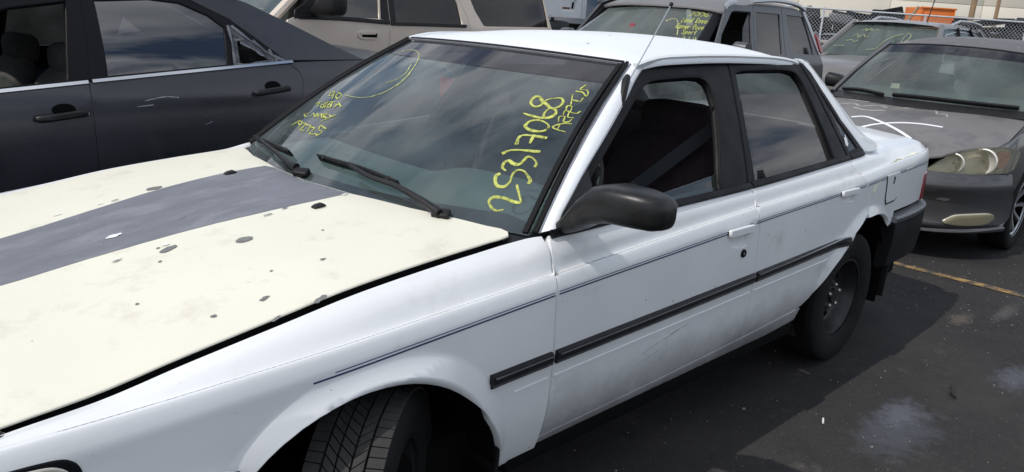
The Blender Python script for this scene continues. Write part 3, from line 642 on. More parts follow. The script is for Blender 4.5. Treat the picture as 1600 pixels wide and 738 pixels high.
# ================================================================ wheels
def wheel(name, parent, c, side, steer=0, Rt=.302, wd=.185, style='steel', tread=False, rimr=.176):
    """side=-1: outer face towards -y"""
    mtx = Matrix.Translation(c) @ Matrix.Rotation(steer, 4, 'Z') @ (Matrix.Rotation(math.pi, 4, 'Z') if side > 0 else Matrix.Identity(4))
    hw = wd/2
    hub = lathe(name, [(.0, .045), (.03, .045), (.034, .03), (.06, .026), (.075, .012), (.12, .0), (.135, .012), (.15, -.01), (rimr-.012, -.005+.02), (rimr-.004, hw*.72), (rimr+.004, hw*.80), (rimr+.006, hw*.84), (rimr-.002, hw*.84), (rimr-.004, -hw*.8), (rimr-.02,-hw*.8),(.12,-.03),(0,-.03)], mtx, 'steel' if style == 'steel' else 'void', parent, 48)
    w_ = [(rimr+.002, hw*.80), (rimr+.012, hw*.90), (rimr+.03, hw*.98), (Rt*.82, hw*1.02), (Rt*.90, hw*1.0), (Rt*.955, hw*.93), (Rt*.978, hw*.86)]
    prof = w_ + ([(Rt*.985, hw*.8), (Rt, hw*.5), (Rt*1.003, 0), (Rt, -hw*.5), (Rt*.985, -hw*.8)] if not tread else [(Rt*.965, hw*.84), (Rt*.965, -hw*.84)]) + [(r_, -a) for r_, a in reversed(w_)]
    lathe('tyre', prof, mtx, 'tyre', hub, 72)
    if tread:
        # blocks between the grooves: five ribs cut by slanted sipes, one mesh
        bm = bmesh.new(); nt_ = 78
        ribs = [(-.90,-.52,2), (-.46,-.20,1), (-.15,.15,1), (.20,.46,1), (.52,.90,2)]
        for i in range(nt_):
            for (a0, a1, kind) in ribs:
                ph = .25 if kind == 1 else 0
                t0 = (i+ph)/nt_*2*math.pi; dt = 2*math.pi/nt_; g = .055 if kind == 2 else .07
                sl = .55 if a0 < 0 else -.55
                if kind == 2: sl *= .2
                else: sl *= 1.7
                q = []
                for (ta, aa) in ((t0+g*dt, a0), (t0+dt*(1-g), a0), (t0+dt*(1-g), a1), (t0+g*dt, a1)):
                    tt = ta+sl*dt*(aa-a0)/(a1-a0); rr = Rt*(1-.012*aa*aa-.012*(abs(aa)**6))
                    q.append((tt, aa*hw, rr))
                top = [bm.verts.new(mtx @ Vector((r_*math.cos(t), -a, r_*math.sin(t)))) for t, a, r_ in q]
                bot = [bm.verts.new(mtx @ Vector((Rt*.96*math.cos(t), -a, Rt*.96*math.sin(t)))) for t, a, r_ in q]
                bm.faces.new(top)
                for k in range(4): bm.faces.new((top[k], top[(k+1) % 4], bot[(k+1) % 4], bot[k]))
        bmesh.ops.recalc_face_normals(bm, faces=bm.faces)
        tr = frompy(bm, 'tread_blocks', 'tread', hub); tr['kind'] = 'stuff'
    if style == 'steel':
        for k in range(5):
            t = 2*math.pi*k/5+.3
            mm = mtx @ Matrix.Translation((.052*math.cos(t), 0, .052*math.sin(t)))
            lathe('lug_nut', [(.0, .050), (.007, .050), (.010, .044), (.0105, .02)], mm, 'lug', hub, 6, smooth=False)
        for k in range(10):
            t = 2*math.pi*k/10
            mm = mtx @ Matrix.Translation((.118*math.cos(t), 0, .118*math.sin(t)))
            lathe('vent_hole', [(0, .0050), (.019, .0050), (.021, .0015)], mm, 'void', hub, 10)
    else:
        for k in range(10):
            t = 2*math.pi*k/10; tw = .10
            bm = bmesh.new(); ring = []
            for r_, hwid, a in ((.035, .016, .045), (.10, .012, .052), (rimr-.006, .017, hw*.74)):
                ca, sa = math.cos(t), math.sin(t)
                ring.append([bm.verts.new(mtx @ Vector((r_*ca-o_*hwid*sa, -(a-dd), r_*sa+o_*hwid*ca))) for o_, dd in ((-1, .02), (-.7, 0), (.7, 0), (1, .02))])
            for a_, b_ in zip(ring, ring[1:]):
                for k2 in range(3): bm.faces.new((a_[k2], a_[k2+1], b_[k2+1], b_[k2]))
            bmesh.ops.recalc_face_normals(bm, faces=bm.faces)
            frompy(bm, 'spoke', 'alloy', hub, True)
        lathe('rim_lip', [(rimr-.015, hw*.70), (rimr-.002, hw*.78), (rimr+.006, hw*.86), (rimr+.002, hw*.80)], mtx, 'alloy', hub, 48)
        lathe('centre_cap', [(0, .056), (.02, .056), (.034, .05), (.036, .03)], mtx, 'alloy', hub, 20)
    return hub

# ================================================================ the white sedan
OUT = (0, -1, .25); UP = (0, 0, 1)
car = thing('white_sedan', 'white four-door sedan with cream hood, grey hood stripe and yellow numbers on its windscreen', 'car', (1.35, 0, 0))
SV = .085
def ap(x, P):
    return pc(x, P)
arch_r = [(2.125,1.15)] + T['arch_r'][:2] + [(2.335,3.55),(2.42,4.12),(2.5492,4.33),(2.66,4.36),(2.7762,4.28),(2.86,4.13),(2.93,3.85)]
def v_at(x, z):
    a, b = 0.0, 9.0
    for _ in range(30):
        m_ = (a+b)/2
        if w_side(x, m_)[2] < z: a = m_
        else: b = m_
    return a
arch_f = [(-.405,1.0)]
for k_ in range(172, 4, -6):
    r_ = pc(k_, [(5,.425),(30,.383),(50,.367),(71.5,.365),(87.7,.369),(106.6,.381),(124,.391),(137,.395),(172,.398)]); t_ = math.radians(k_)
    arch_f.append((-.015+r_*math.cos(t_), v_at(-.015+r_*math.cos(t_), .30+r_*math.sin(t_))))
arch_f += [(.412,1.6),(.415,1.0)]
RINGS = []
for cx_ in (-.015, 2.6):
    for dr in (-.008,0,.006,.012,.017,.026,.036,.046,.056,.063,.068,.073,.079,.086):
        for k_ in range(-8, 77):
            t_ = math.radians(k_*2.6); x_ = cx_+(.372+dr)*math.cos(t_); z_ = .30+(.372+dr)*math.sin(t_)
            if .26 < z_: RINGS.append((x_, v_at(x_, z_)))
fdf = [(.577,8.95),(.567,7.9),(.5595,6.45),(.553,5.46),(.5525,4.33),(.560,3.2),(.568,2.26),(.573,1.42)]
spl = [(1.607,8.95),(1.596,7.0),(1.598,5.45),(1.6035,4.48),(1.610,3.9),(1.615,3.06),(1.622,2.19),(1.630,1.62)]
rdr = [(2.445,8.95),(2.452,7.6),(2.4965,5.9),(2.548,4.95)]
def cup_poly(q):
    cx = sum(p[0] for p in q)/4; cv = sum(p[1] for p in q)/4; sl = (q[1][1]-q[0][1])/(q[1][0]-q[0][0])
    return rnd([(cx-.056,cv-.66-.056*sl),(cx+.056,cv-.66+.056*sl),(cx+.068,cv-.35+.068*sl),(cx+.068,cv+.05+.068*sl),(cx-.068,cv+.05-.068*sl),(cx-.068,cv-.35-.068*sl)])
for mir in (None, 0.0):
    gx = [(-.80,8.92),(-.66,8.92),(-.5,8.92),(-.2,8.92),(.1,8.92),(.35,8.93),(.44,8.95)]
    fpoly = gx+[(.50,8.97),(.565,8.97)]+fdf[1:]+[(.575,1.0)]+arch_f[::-1]+[(-.44,1.0),(-.50,3.2),(-.80,3.3)]
    fender = panel('fender', w_side, fpoly, 'white', car, OUT, .019, SV, mirror=mir, depth=.02, inset=.004, extra=RINGS, rows=(5.7,5.85,6.0,6.15,6.3,6.42,6.5,6.58,6.66,6.74,6.82,6.9,6.95,7.0,7.05,7.12,7.22,7.4))
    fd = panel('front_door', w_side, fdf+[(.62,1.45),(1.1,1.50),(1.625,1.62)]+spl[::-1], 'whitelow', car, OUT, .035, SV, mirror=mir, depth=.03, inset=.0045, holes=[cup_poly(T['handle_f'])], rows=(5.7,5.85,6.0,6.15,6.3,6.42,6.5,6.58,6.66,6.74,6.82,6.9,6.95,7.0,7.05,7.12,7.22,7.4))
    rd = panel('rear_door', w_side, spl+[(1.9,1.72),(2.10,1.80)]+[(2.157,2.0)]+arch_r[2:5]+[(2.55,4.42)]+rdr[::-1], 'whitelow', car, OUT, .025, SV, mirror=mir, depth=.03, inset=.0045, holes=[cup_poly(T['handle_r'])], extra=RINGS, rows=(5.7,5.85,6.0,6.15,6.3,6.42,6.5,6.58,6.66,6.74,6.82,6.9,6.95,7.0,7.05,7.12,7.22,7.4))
    qp = [(2.452,8.95)]+rdr[1:]+[(2.552,4.36)]+arch_r[6:]+[(2.945,4.22),(3.2,4.2),(3.47,4.2),(3.515,5.0),(3.515,6.5),(3.49,8.0),(3.46,8.9),(3.2,8.95),(2.97,8.95),(2.80,8.97),(2.6,8.97)]
    quarter = panel('quarter_panel', w_side, qp, 'white', car, OUT, .021, SV, mirror=mir, depth=.02, extra=RINGS, rows=(5.7,5.85,6.0,6.15,6.3,6.42,6.5,6.58,6.66,6.74,6.82,6.9,6.95,7.0,7.05,7.12,7.22,7.4))
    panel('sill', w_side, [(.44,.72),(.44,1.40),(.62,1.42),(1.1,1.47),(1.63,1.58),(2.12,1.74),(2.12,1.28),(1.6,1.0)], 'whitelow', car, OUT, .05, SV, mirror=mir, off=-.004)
    panel('sill_guard', w_side, [(.44,.05),(.44,.74),(1.6,1.02),(2.12,1.30),(2.12,.55)], 'rubber', car, OUT, .05, SV, mirror=mir, off=-.012)
    for pth in (fdf[3:], spl[2:], rdr[2:]): strip('door_seal', w_side, pth, .026, .001, 'rubber', car, OUT, base=-.016, mirror=mir)
    strip('door_seal', w_side, [(.575,1.43),(1.1,1.485),(1.63,1.60),(2.12,1.77)], .022, .001, 'rubber', car, OUT, base=-.014, mirror=mir)
    # mouldings along the doors
    for nm, par, a, b, wd0 in (('body_moulding', fender, (.325,3.62), (.545,3.66), .038), ('body_moulding', fd, (.562,3.655), (1.603,3.855), .038), ('body_moulding', rd, (1.618,3.86), (2.37,4.02), .036)):
        mo = strip(nm, w_side, [a, b], wd0, .012, 'blackp', par, OUT, sv=SV, mirror=mir, smooth_path=False, prof=[(-.019,-.002),(-.019,.006),(-.014,.012),(.004,.013),(.008,.010),(.012,.013),(.017,.009),(.019,-.002)])
        strip('moulding_highlight', w_side, [(a[0]+.01, a[1]+.10), (b[0]-.006, b[1]+.10)], .0035, .0145, 'trim', mo, OUT, sv=SV, mirror=mir, smooth_path=False)
    for par, a, b in ((fender,(.42,3.02),(.545,3.05)),(fd,(.566,3.05),(1.600,3.28)),(rd,(1.625,3.29),(2.24,3.42))): strip('lower_crease', w_side, [a, b], .010, .0030, 'white', par, OUT, sv=SV, mirror=mir, smooth_path=False, base=-.0008)
    # twin pinstripe, broken at the gaps
    for par, a, b in ((fender, -.16, .545), (fd, .562, 1.385), (rd, 1.575, 2.25), (rd, 2.42, 2.50), (quarter, 2.53, 2.74), (quarter, 2.92, 3.46)):
        def pv(x): return pc(x, [(-.16,5.48),(.55,5.53),(1.38,5.36),(1.56,5.42),(2.24,5.47),(2.74,5.42),(3.46,5.2)])
        k = 6; xs = [a+(b-a)*i/k for i in range(k+1)]
        strip('pinstripe', w_side, [(x, pv(x)) for x in xs], .0036, .0006, 'navy', par, OUT, base=.0008, mirror=mir)
        strip('pinstripe', w_side, [(x+(.05 if a < 0 and x == a else 0), pv(x)+.20) for x in xs], .0018, .0006, 'navy', par, OUT, base=.0008, mirror=mir)
    # handles, lock, fuel flap
    for par, q in ((fd, T['handle_f']), (rd, T['handle_r'])):
        cx = sum(p[0] for p in q)/4; cv = sum(p[1] for p in q)/4; sl = (q[1][1]-q[0][1])/(q[1][0]-q[0][0])
        hb = panel('handle', w_side, [(cx-.076,cv-.20-.076*sl),(cx-.070,cv-.235-.07*sl),(cx+.070,cv-.235+.07*sl),(cx+.076,cv-.20+.076*sl),(cx+.076,cv+.17+.076*sl),(cx+.070,cv+.205+.07*sl),(cx-.070,cv+.205-.07*sl),(cx-.076,cv+.17-.076*sl)], 'white', par, OUT, .02, SV, off=.016, depth=.014, lip=.004, mirror=mir, inset=0)
        strip('handle_shade_strip', w_side, [(cx-.074,cv-.215-.076*sl),(cx+.074,cv-.215+.076*sl)], .006, .006, 'frame', hb, OUT, base=.002, sv=SV, mirror=mir, smooth_path=False); strip('handle_shade_strip', w_side, [(cx-.078,cv-.19-.078*sl),(cx-.078,cv+.17-.078*sl)], .004, .005, 'frame', hb, OUT, base=.001, sv=SV, mirror=mir, smooth_path=False)  # black strips paint the shade line below and beside the handle
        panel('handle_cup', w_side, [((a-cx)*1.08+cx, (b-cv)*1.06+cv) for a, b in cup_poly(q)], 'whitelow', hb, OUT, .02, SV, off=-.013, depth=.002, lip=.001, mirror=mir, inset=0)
        panel('handle_hinge', w_side, [(cx+.060,cv+.15+.06*sl),(cx+.080,cv+.15+.08*sl),(cx+.080,cv+.29+.08*sl),(cx+.060,cv+.29+.06*sl)], 'frame', hb, OUT, .02, SV, off=.005, depth=.005, lip=.002, mirror=mir, inset=0)
    lx, lv = T['lock'][0]
    p = Vector(w_side(lx, lv)); n = nrm(w_side, lx, lv, OUT)
    if mir is None:
        mm = Matrix.Translation(p)
        lk = lathe('door_lock', [(0,.004),(.006,.004),(.008,.007),(.012,.007),(.0145,.004),(.015,-.002)], mm, 'frame', fd, 20)
        lathe('keyhole', [(0,.0055),(.0052,.0055),(.006,.003)], mm, 'trim', lk, 12)
        fl = panel('fuel_flap', w_side, [(2.748,5.72),(2.925,5.60),(2.935,5.3),(2.93,4.55),(2.90,4.50),(2.79,4.50),(2.772,4.6)], 'white', quarter, OUT, .03, SV, off=.0055, depth=.004, lip=.002, inset=0)
        panel('flap_gap', w_side, [(2.7445,5.755),(2.9285,5.635),(2.9385,5.3),(2.933,4.52),(2.901,4.467),(2.788,4.467),(2.7685,4.58)], 'rubber', fl, OUT, .03, SV, off=.004, depth=.002, lip=.0002, inset=0)
        for k, (a, b) in enumerate(((2.845,5.22),(2.850,5.05),(2.842,4.93))): box('worn_letter', tuple(Vector(w_side(a, b))+Vector((0,-.0080,0))), (.012,.0012,.010), 'rubber', fl, (0,.5*k,0), 0)
        for u, v, a, b, an in ((2.98,6.95,.11,.018,.06),(3.20,7.1,.08,.016,.0),(2.63,5.12,.05,.014,.5),(3.12,5.65,.08,.010,.15),(2.86,6.8,.05,.008,.2)):
            blot('marker_smear', w_side, u, v, a, b, 'smear', quarter, OUT, SV, off=.0016, jag=.35, ang=an, n=22)
    # belt mouldings
    for par, a, b in ((fd, .585, 1.600), (rd, 1.612, 2.44), (quarter, 2.452, 2.60)):
        bmo = strip('belt_moulding', w_side, [(a,8.97),((a+b)/2,8.99),(b,8.97)], .024, .012, 'frame', par, OUT, mirror=mir, base=.001)
        strip('belt_bright_line', w_side, [(a,8.80),((a+b)/2,8.82),(b,8.80)], .006, .006, 'trim', bmo, OUT, mirror=mir, base=.001)
    # glasshouse: black frames with openings, white pillars
    fo = T['frame_out']
    ffr = [(.6,.899),(.6473,.9501),(.7793,1.0443),(.9244,1.1344),(1.0549,1.2156),(1.1396,1.2705),(1.2031,1.3037),(1.2517,1.3189),(1.3151,1.3288),(1.4728,1.340),(1.735,1.345),(1.731,1.336),(1.6738,1.192),(1.6287,1.0474),(1.597,.922)]
    wf = [(.675,.937),(.725,.982),(.815,1.0381),(.9844,1.1454),(1.1613,1.2499),(1.2028,1.2662),(1.2419,1.2734),(1.3444,1.2784),(1.47,1.2816),(1.5251,1.2772),(1.5519,1.2607),(1.5579,1.2319),(1.5489,1.181),(1.4997,1.0756),(1.4414,.952),(1.435,.935),(1.1,.925),(.8,.922)]
    wf = [(x, max(z, pc(x, W_TOPZ)+.008)) for x, z in wf]
    wf[-3:] = [(1.44, pc(1.44,W_TOPZ)+.008), (1.1, pc(1.1,W_TOPZ)+.008), (.75, pc(.75,W_TOPZ)+.008)]
    rfr = [(1.606,.926),(1.6370,1.0474),(1.682,1.192),(1.740,1.336),(1.744,1.345),(2.0345,1.345),(2.2287,1.336),(2.262,1.328),(2.3007,1.245),(2.3300,1.150),(2.3750,1.050),(2.4280,.952)]
    wr = [(1.7557,1.2931),(1.79,1.3),(1.897,1.3037),(2.1467,1.3029),(2.205,1.292),(2.232,1.262),(2.2627,1.1286),(2.2958,.985),(2.300,.953),(1.645,.932),(1.6500,.95),(1.6800,1.100),(1.715,1.20)]
    frf = panel('front_window_frame', w_house, ffr, 'frame', fd, OUT, .03, 1, off=-.004, holes=[wf], mirror=mir, depth=.028, lip=.004)
    frr = panel('rear_window_frame', w_house, rfr, 'frame', rd, OUT, .03, 1, off=-.004, holes=[wr], mirror=mir, depth=.028, lip=.004)
    strip('window_seal', w_house, wf[1:16], .014, .006, 'rubber', frf, OUT, mirror=mir, base=-.010)
    strip('window_seal', w_house, wr, .014, .006, 'rubber', frr, OUT, mirror=mir, base=-.010)
    strip('frame_bright_line', w_house, [(.62,.925)]+ffr[1:11], .006, .004, 'trim', frf, OUT, mirror=mir, base=-.003)
    # lowered panes
    panel('side_window', w_house, [(1.02,pc(1.02,W_TOPZ)+.0),(1.50,pc(1.5,W_TOPZ)),(1.505,.985),(1.3,.966),(1.05,.945)], 'clear', fd, OUT, .05, 1, off=-.022, depth=.004, mirror=mir)
    panel('side_window', w_house, [(1.63,.925),(1.66,1.05),(1.69,1.13),(1.722,1.226),(1.95,1.224),(2.25,1.2195),(2.29,1.05),(2.315,.94)], 'sideglass', rd, OUT, .05, 1, off=-.020, depth=.004, mirror=mir)
    # fixed quarter light and its black surround
    qs = [(2.270,1.330),(2.2987,1.3238),(2.337,1.2896),(2.3743,1.2228),(2.4598,1.1033),(2.612,.968),(2.600,.960),(2.436,.952),(2.381,1.052),(2.336,1.155),(2.3075,1.248)]
    ql = [(2.325,1.255),(2.3561,1.2132),(2.4388,1.0967),(2.552,.984),(2.452,.974),(2.4065,1.0757),(2.362,1.165)]
    qf = panel('quarter_light_frame', w_house, qs, 'frame', quarter, OUT, .03, 1, off=-.002, holes=[ql], mirror=mir, depth=.02, lip=.003)
    panel('quarter_light', w_house, inset_poly(ql, -.004), 'sideglass', quarter, OUT, .04, 1, off=-.008, depth=.003, mirror=mir, inset=0)
    if mir is None: blot('sticker', w_house, 2.452, 1.018, .014, .022, 'chalkwhite', qf, OUT, off=-.002, jag=.35)
    co_ = T['cpil_out']
    cp = [(2.24,1.341),(2.27,1.334)]+qs[1:6]+[(2.66,.962),(2.75,.960),(2.76,.982),(2.71,.998)]+[(2.6055,1.026),(2.5062,1.121),(2.398,1.249),(2.335,1.328),(2.30,1.340)]
    panel('rear_pillar', w_house, cp, 'roofw', quarter, OUT, .03, 1, mirror=mir, depth=.02, lip=.004, off=.001)
    # front pillar: white sheet from the screen edge round to the door frame
    A = resample([w_screen(-1.012, v) for v in (.005,.03,.15,.3,.5,.7,.85,.95,1.0)], 24)
    B = resample([Vector(w_house(x, z))+Vector((0,-.001,.002)) for x, z in [(.600,.908),(.6473,.9521),(.7793,1.0463),(.9244,1.1364),(1.0549,1.2176),(1.1396,1.2725),(1.2031,1.3057)]], 24)
    ruled('front_pillar', A, B, 'roofw', car, (-.35,-.8,.5), .010, 8, mirror=mir)
    ps = [Vector(p)+Vector((-.3,-.6,.6)).normalized()*.004 for p in A]
    sweep('screen_edge_trim', ps, [(-.007,-.004),(-.007,.010),(0,.014),(.005,.008),(.006,-.004)], 'rubber', car, Vector((-.35,-.8,.5)), mirror=mir)
    sweep('screen_edge_bright_line', [Vector(a).lerp(Vector(b), .22)+Vector((-.3,-.6,.6)).normalized()*.006 for a, b in zip(A, B)], [(-.0035,-.004),(-.003,.003),(.003,.003),(.0035,-.004)], 'trim', car, Vector((-.35,-.8,.5)), mirror=mir)
    ps2 = [Vector(w_screen(-.985, v/20))+Vector((0,0,.003)) for v in range(0,21)]
    sweep('screen_rubber', ps2, [(-.008,-.004),(-.008,.004),(.006,.006),(.008,.001),(.008,-.004)], 'rubber', car, Vector((-.45,-.3,.8)), mirror=mir)
    # drip rail and rear pillar turn
    sweep('drip_rail', [Vector((x, -(.578), pc(x, W_RAILZ)+.004)) for x in [1.16+i*.055 for i in range(21)]], [(-.008,-.012),(-.010,.004),(0,.008),(.008,.004),(.006,-.012)], 'roofw', car, Vector((0,-.35,1)), mirror=mir)
def w_back(u, v):
    return (2.98-.56*v+.06*(1-u*u)*(1-v), u*(.62-.115*v), .985+.345*v+.018*(1-u*u)*1.2)
back = panel('rear_window', w_back, [(-.97,.02),(.97,.02),(.97,.98),(-.97,.98)], 'backglass', car, (.5,0,.8), .06, .6, depth=.004)
for mir in (None, 0.0):
    A = resample([Vector(w_house(x, z))+Vector((0,-.002,.0)) for x, z in [(2.335,1.330),(2.398,1.249),(2.5062,1.121),(2.6055,1.026),(2.70,.992)]], 16)
    B = resample([w_back(-.985, v) for v in (1.0,.75,.5,.25,0.0)], 16)
    ruled('rear_pillar_turn', A, B, 'roofw', car, (.6,-.6,.5), .012, 5, mirror=mir)
    ruled('rear_deck_side', resample([w_house(2.73,.975),w_side(2.85,8.97),w_side(3.0,8.97)], 8), resample([w_back(-.985,0), (2.99,-.62,.985),(3.0,-.60,.988)], 8), 'white', car, (0,-.3,1), .004, 4, mirror=mir)
# hood, stripe, chips
hy = .708
hr = [(.455,.706),(.474,.690),(.478,.660),(.462,.61),(.4034,.4508),(.3518,.2059),(.3333,0),(.355,-.2135),(.4076,-.4202),(.4652,-.5679),(.492,-.64),(.510,-.675),(.512,-.698),(.500,-.712),(.47,-.711)]
hood = panel('hood', w_hood, [(-.97,-hy),(-.97,hy)]+[(.44,hy)]+hr+[(.44,-hy)], 'cream', car, UP, .045, 1, depth=.007, lip=.003, inset=0, label='cream oxidised hood with wide faded grey stripe')
def e_far(x): return pc(x, [(-.97,.12),(-.4391,.176),(-.2376,.205),(-.0022,.238),(.208,.256),(.36,.250)])
def e_near(x): return pc(x, [(-.97,-.150),(-.5218,-.1585),(-.353,-.153),(-.1695,-.163),(.071,-.192),(.3602,-.2134)])
xs = [-.965+.03*i for i in range(44)]; jit = lambda: random.uniform(-.0008,.0008)
sp_ = [(x, e_far(x)+jit()) for x in xs]+[(.340,.250),(.3480,.2059),(.3295,0),(.348,-.19),(.3495,-.2125)]+[(x, e_near(x)+jit()) for x in xs[::-1]]
panel('hood_stripe', w_hood, sp_, 'stripe', hood, UP, .045, 1, off=.0012, depth=.0012, lip=.0003, inset=0)
ch = T['chips']; szs = [(.022,.015),(.024,.011),(.020,.015),None,(.010,.003),(.011,.006),(.016,.007),(.006,.004),(.006,.004),(.010,.005),(.005,.003),(.004,.003),(.004,.003)]
for (x, y), s_ in zip(ch, szs):
    if s_: blot('paint_chip', w_hood, x, y, s_[0], s_[1], 'chip', hood, UP, ang=random.uniform(-.4,.4), jag=.12 if s_[0] > .018 else .35)
blot('paint_chip', w_hood, ch[3][0], ch[3][1], .015, .009, 'chalkwhite', hood, UP, off=.0034, jag=.5, label='white flake on the grey stripe')
for k in range(2): blot('paint_chip', w_hood, random.uniform(-.7,.3), random.uniform(-.7,-.22), .003, .002, 'chip', hood, UP, jag=.4)
for k in range(9): blot('paint_chip', w_hood, random.uniform(-.3,.35), random.choice((-.215,.25))+random.uniform(-.012,.012), .010, .003, 'chalkwhite' if k % 2 else 'chip', hood, UP, off=.0034, jag=.5, ang=.1)
for x, y in T['nozzles']:
    loft('washer_nozzle', [(x-.016, y, w_hood(x,y)[2]+.001, .010, .003), (x-.006, y, w_hood(x,y)[2]+.004, .013, .005), (x+.010, y, w_hood(x,y)[2]+.006, .012, .006), (x+.020, y, w_hood(x,y)[2]+.004, .008, .003)], 'blackp', hood, 12, axis='x')
# dark channel under the hood edges, cowl
for mir in (None, 0.0):
    ruled('engine_bay_wall', [(x, -.705, w_hood(x,-.705)[2]-.006) for x in (-.95,-.6,-.3,0,.3,.48)], [(x, -.705, w_hood(x,-.705)[2]-.08) for x in (-.95,-.6,-.3,0,.3,.48)], 'void', car, (0,-1,0), 0, 2, mirror=mir)
    ruled('engine_bay_channel', [(x, -.66, w_hood(x,-.66)[2]-.040) for x in (-.95,-.6,-.3,0,.3,.5)], [(x, -.79, pc(x,W_TOPZ)-.065) for x in (-.95,-.6,-.3,0,.3,.5)], 'void', car, UP, 0, 3, mirror=mir)
panel('cowl_panel', w_screen, [(-1.0,-.16),(-.5,-.20),(0,-.22),(.5,-.20),(1.0,-.16),(1.0,-.004),(-1.0,-.004)], 'blackp', car, (-.5,0,.8), .05, .6, depth=.004, off=-.006)
# roof
rp_ = [(1.150-.075*(1-abs(y/.54)**2.2)+.014, y) for y in [-.535+.107*i for i in range(11)]]
roof = panel('roof', w_roof, [(1.172,-.572)]+rp_+[(1.172,.572),(1.3,.582),(2.2,.582),(2.30,.570),(2.36,.52),(2.41,.3),(2.42,0),(2.41,-.3),(2.36,-.52),(2.30,-.570),(2.2,-.582),(1.3,-.582)], 'roofw', car, UP, .05, 1, depth=.02, lip=.004, inset=0)
tpts = [Vector(w_screen(u/10, 1.006))+Vector((-.004,0,.004)) for u in range(-10,11)]
sweep('screen_top_trim', tpts, [(-.004,-.005),(-.004,.003),(0,.004),(.007,.003),(.009,-.005)], 'rubber', car, Vector((-.45,0,.9)))
sweep('screen_top_bright_line', [p+Vector((-.009,0,-.004)) for p in tpts], [(-.003,-.003),(-.002,.003),(.002,.003),(.003,-.003)], 'dtrim', car, Vector((-.45,0,.9)))
for k, (x, y) in enumerate(((1.55,-.16),(1.28,-.28),(1.85,.05))): blot('paint_chip', w_roof, x, y, .006, .003, 'chip', roof, UP, jag=.4)
# windscreen with marker writing
ws = panel('windscreen', w_screen, [(-.995,.0),(.995,.0),(1,.5),(.985,.99),(-.985,.99),(-1,.5)], 'screen', car, (-.5,0,.8), .05, .75, depth=.004, inset=0)
panel('shade_band', w_screen, [(-.985,.845),(-.5,.835),(0,.83),(.5,.835),(.985,.845),(.983,.985),(-.983,.985)], 'shade', ws, (-.5,0,.8), .06, .75, depth=0, inset=0, off=.0012)
panel('lower_frit', w_screen, [(-.995,.002),(.995,.002),(.993,.025),(.5,.035),(-.3,.04),(-.6,.055),(-.9,.075),(-.993,.05)], 'void', ws, (-.5,0,.8), .06, .75, depth=0, inset=0, off=-.004)
SO = (-.5, 0, .8)
def ink(name, strokes, wd0, m, F, par, outv, label=None, curved=True):
    bms = []
    for s_ in strokes:
        q = [tuple(p) for p in s_]
        ph = random.uniform(0, 6)
        o = strip(name, F, q, wd0, .0008, m, par, outv, base=.0016, smooth_path=curved or len(q) > 4, scale=lambda t: .78+.22*math.sin(7*t+ph)+.12*math.sin(23*t+ph))
        bms.append(o)
    # one writing = one object
    bm = bmesh.new()
    for o in bms:
        bm.from_mesh(o.data); me = o.data; bpy.data.objects.remove(o); bpy.data.meshes.remove(me)
    me = bpy.data.meshes.new(name); bm.to_mesh(me); bm.free(); me.materials.append(M[m]); o = bpy.data.objects.new(name, me); COL.objects.link(o); o.parent = par
    if label: o['label'] = label
    return o
names = ['2','5','3','1','7','7','0','6','8']
for k in range(9):
    if k == 5: continue
    ink('marker_digit', [T['num'][k]]+([T['num'][5]] if k == 4 else []), .0105, 'chalk', w_screen, ws, SO, 'yellow marker digit %s' % names[k])
ink('marker_word', T['word'], .0055, 'chalk', w_screen, ws, SO, 'yellow marker word beside the digits', False)
for a, b, l in ((0,3,'90'),(3,13,'TOYOTA'),(13,19,'CAMRY'),(19,26,'192725')):
    ink('marker_line', T['info'][a:b], .0055, 'chalk', w_screen, ws, SO, 'small yellow writing reading %s' % l, False)
ink('marker_loop', T['loop'], .0036, 'chalkpale', w_screen, ws, SO, 'thin pale yellow loop on the passenger side')
# wipers
def wiper(bl, arm, piv):
    bp = smoothline(bl, 6); n_ = [nrm(w_screen, u, v, SO) for u, v in bp]; ps = [Vector(w_screen(u, v)) for u, v in bp]
    wp = sweep('wiper', [p+n*.022 for p, n in zip(ps, n_)], [(-.006,-.006),(-.006,.002),(-.002,.006),(.002,.006),(.006,.002),(.006,-.006)], 'blackp', car, n_, scale=[.35+.65*math.sin(math.pi*(.06+.88*i/(len(ps)-1)))**.6 for i in range(len(ps))])
    sweep('blade', [p+n*.008 for p, n in zip(ps, n_)], [(-.0035,-.007),(-.0035,.008),(.0035,.008),(.0035,-.007)], 'rubber', wp, n_)
    m_ = len(ps)
    for f in (.12,.33,.5,.68,.9): 
        i = int(f*(m_-1)); box('claw', tuple(ps[i]+n_[i]*.018), (.016,.010,.012), 'blackp', wp, (0,-.6,.3), .003)
    ap_ = smoothline(arm, 6); na = [nrm(w_screen, u, v, SO) for u, v in ap_]; pa = [Vector(w_screen(u, v))+n*(.036-.012*i/len(ap_)) for i, ((u, v), n) in enumerate(zip(ap_, na))]
    sweep('arm', pa, [(-.008,-.004),(-.008,.004),(-.003,.008),(.003,.008),(.008,.004),(.008,-.004)], 'blackp', wp, na, scale=[.7+.8*(i/len(pa))**1.5 for i in range(len(pa))])
    q = Vector(w_screen(*piv))+Vector((0,0,.016)); box('hinge_block', tuple(q), (.030,.050,.020), 'blackp', wp, (0,-.5,.5), .005)
wiper(T['wiper1'], T['wiper1_arm']+[(-.70,-.012)], (-.70,-.012))
wiper([(.93,.045)]+T['wiper2'][1:], T['wiper2_arm'], (.06,.0))
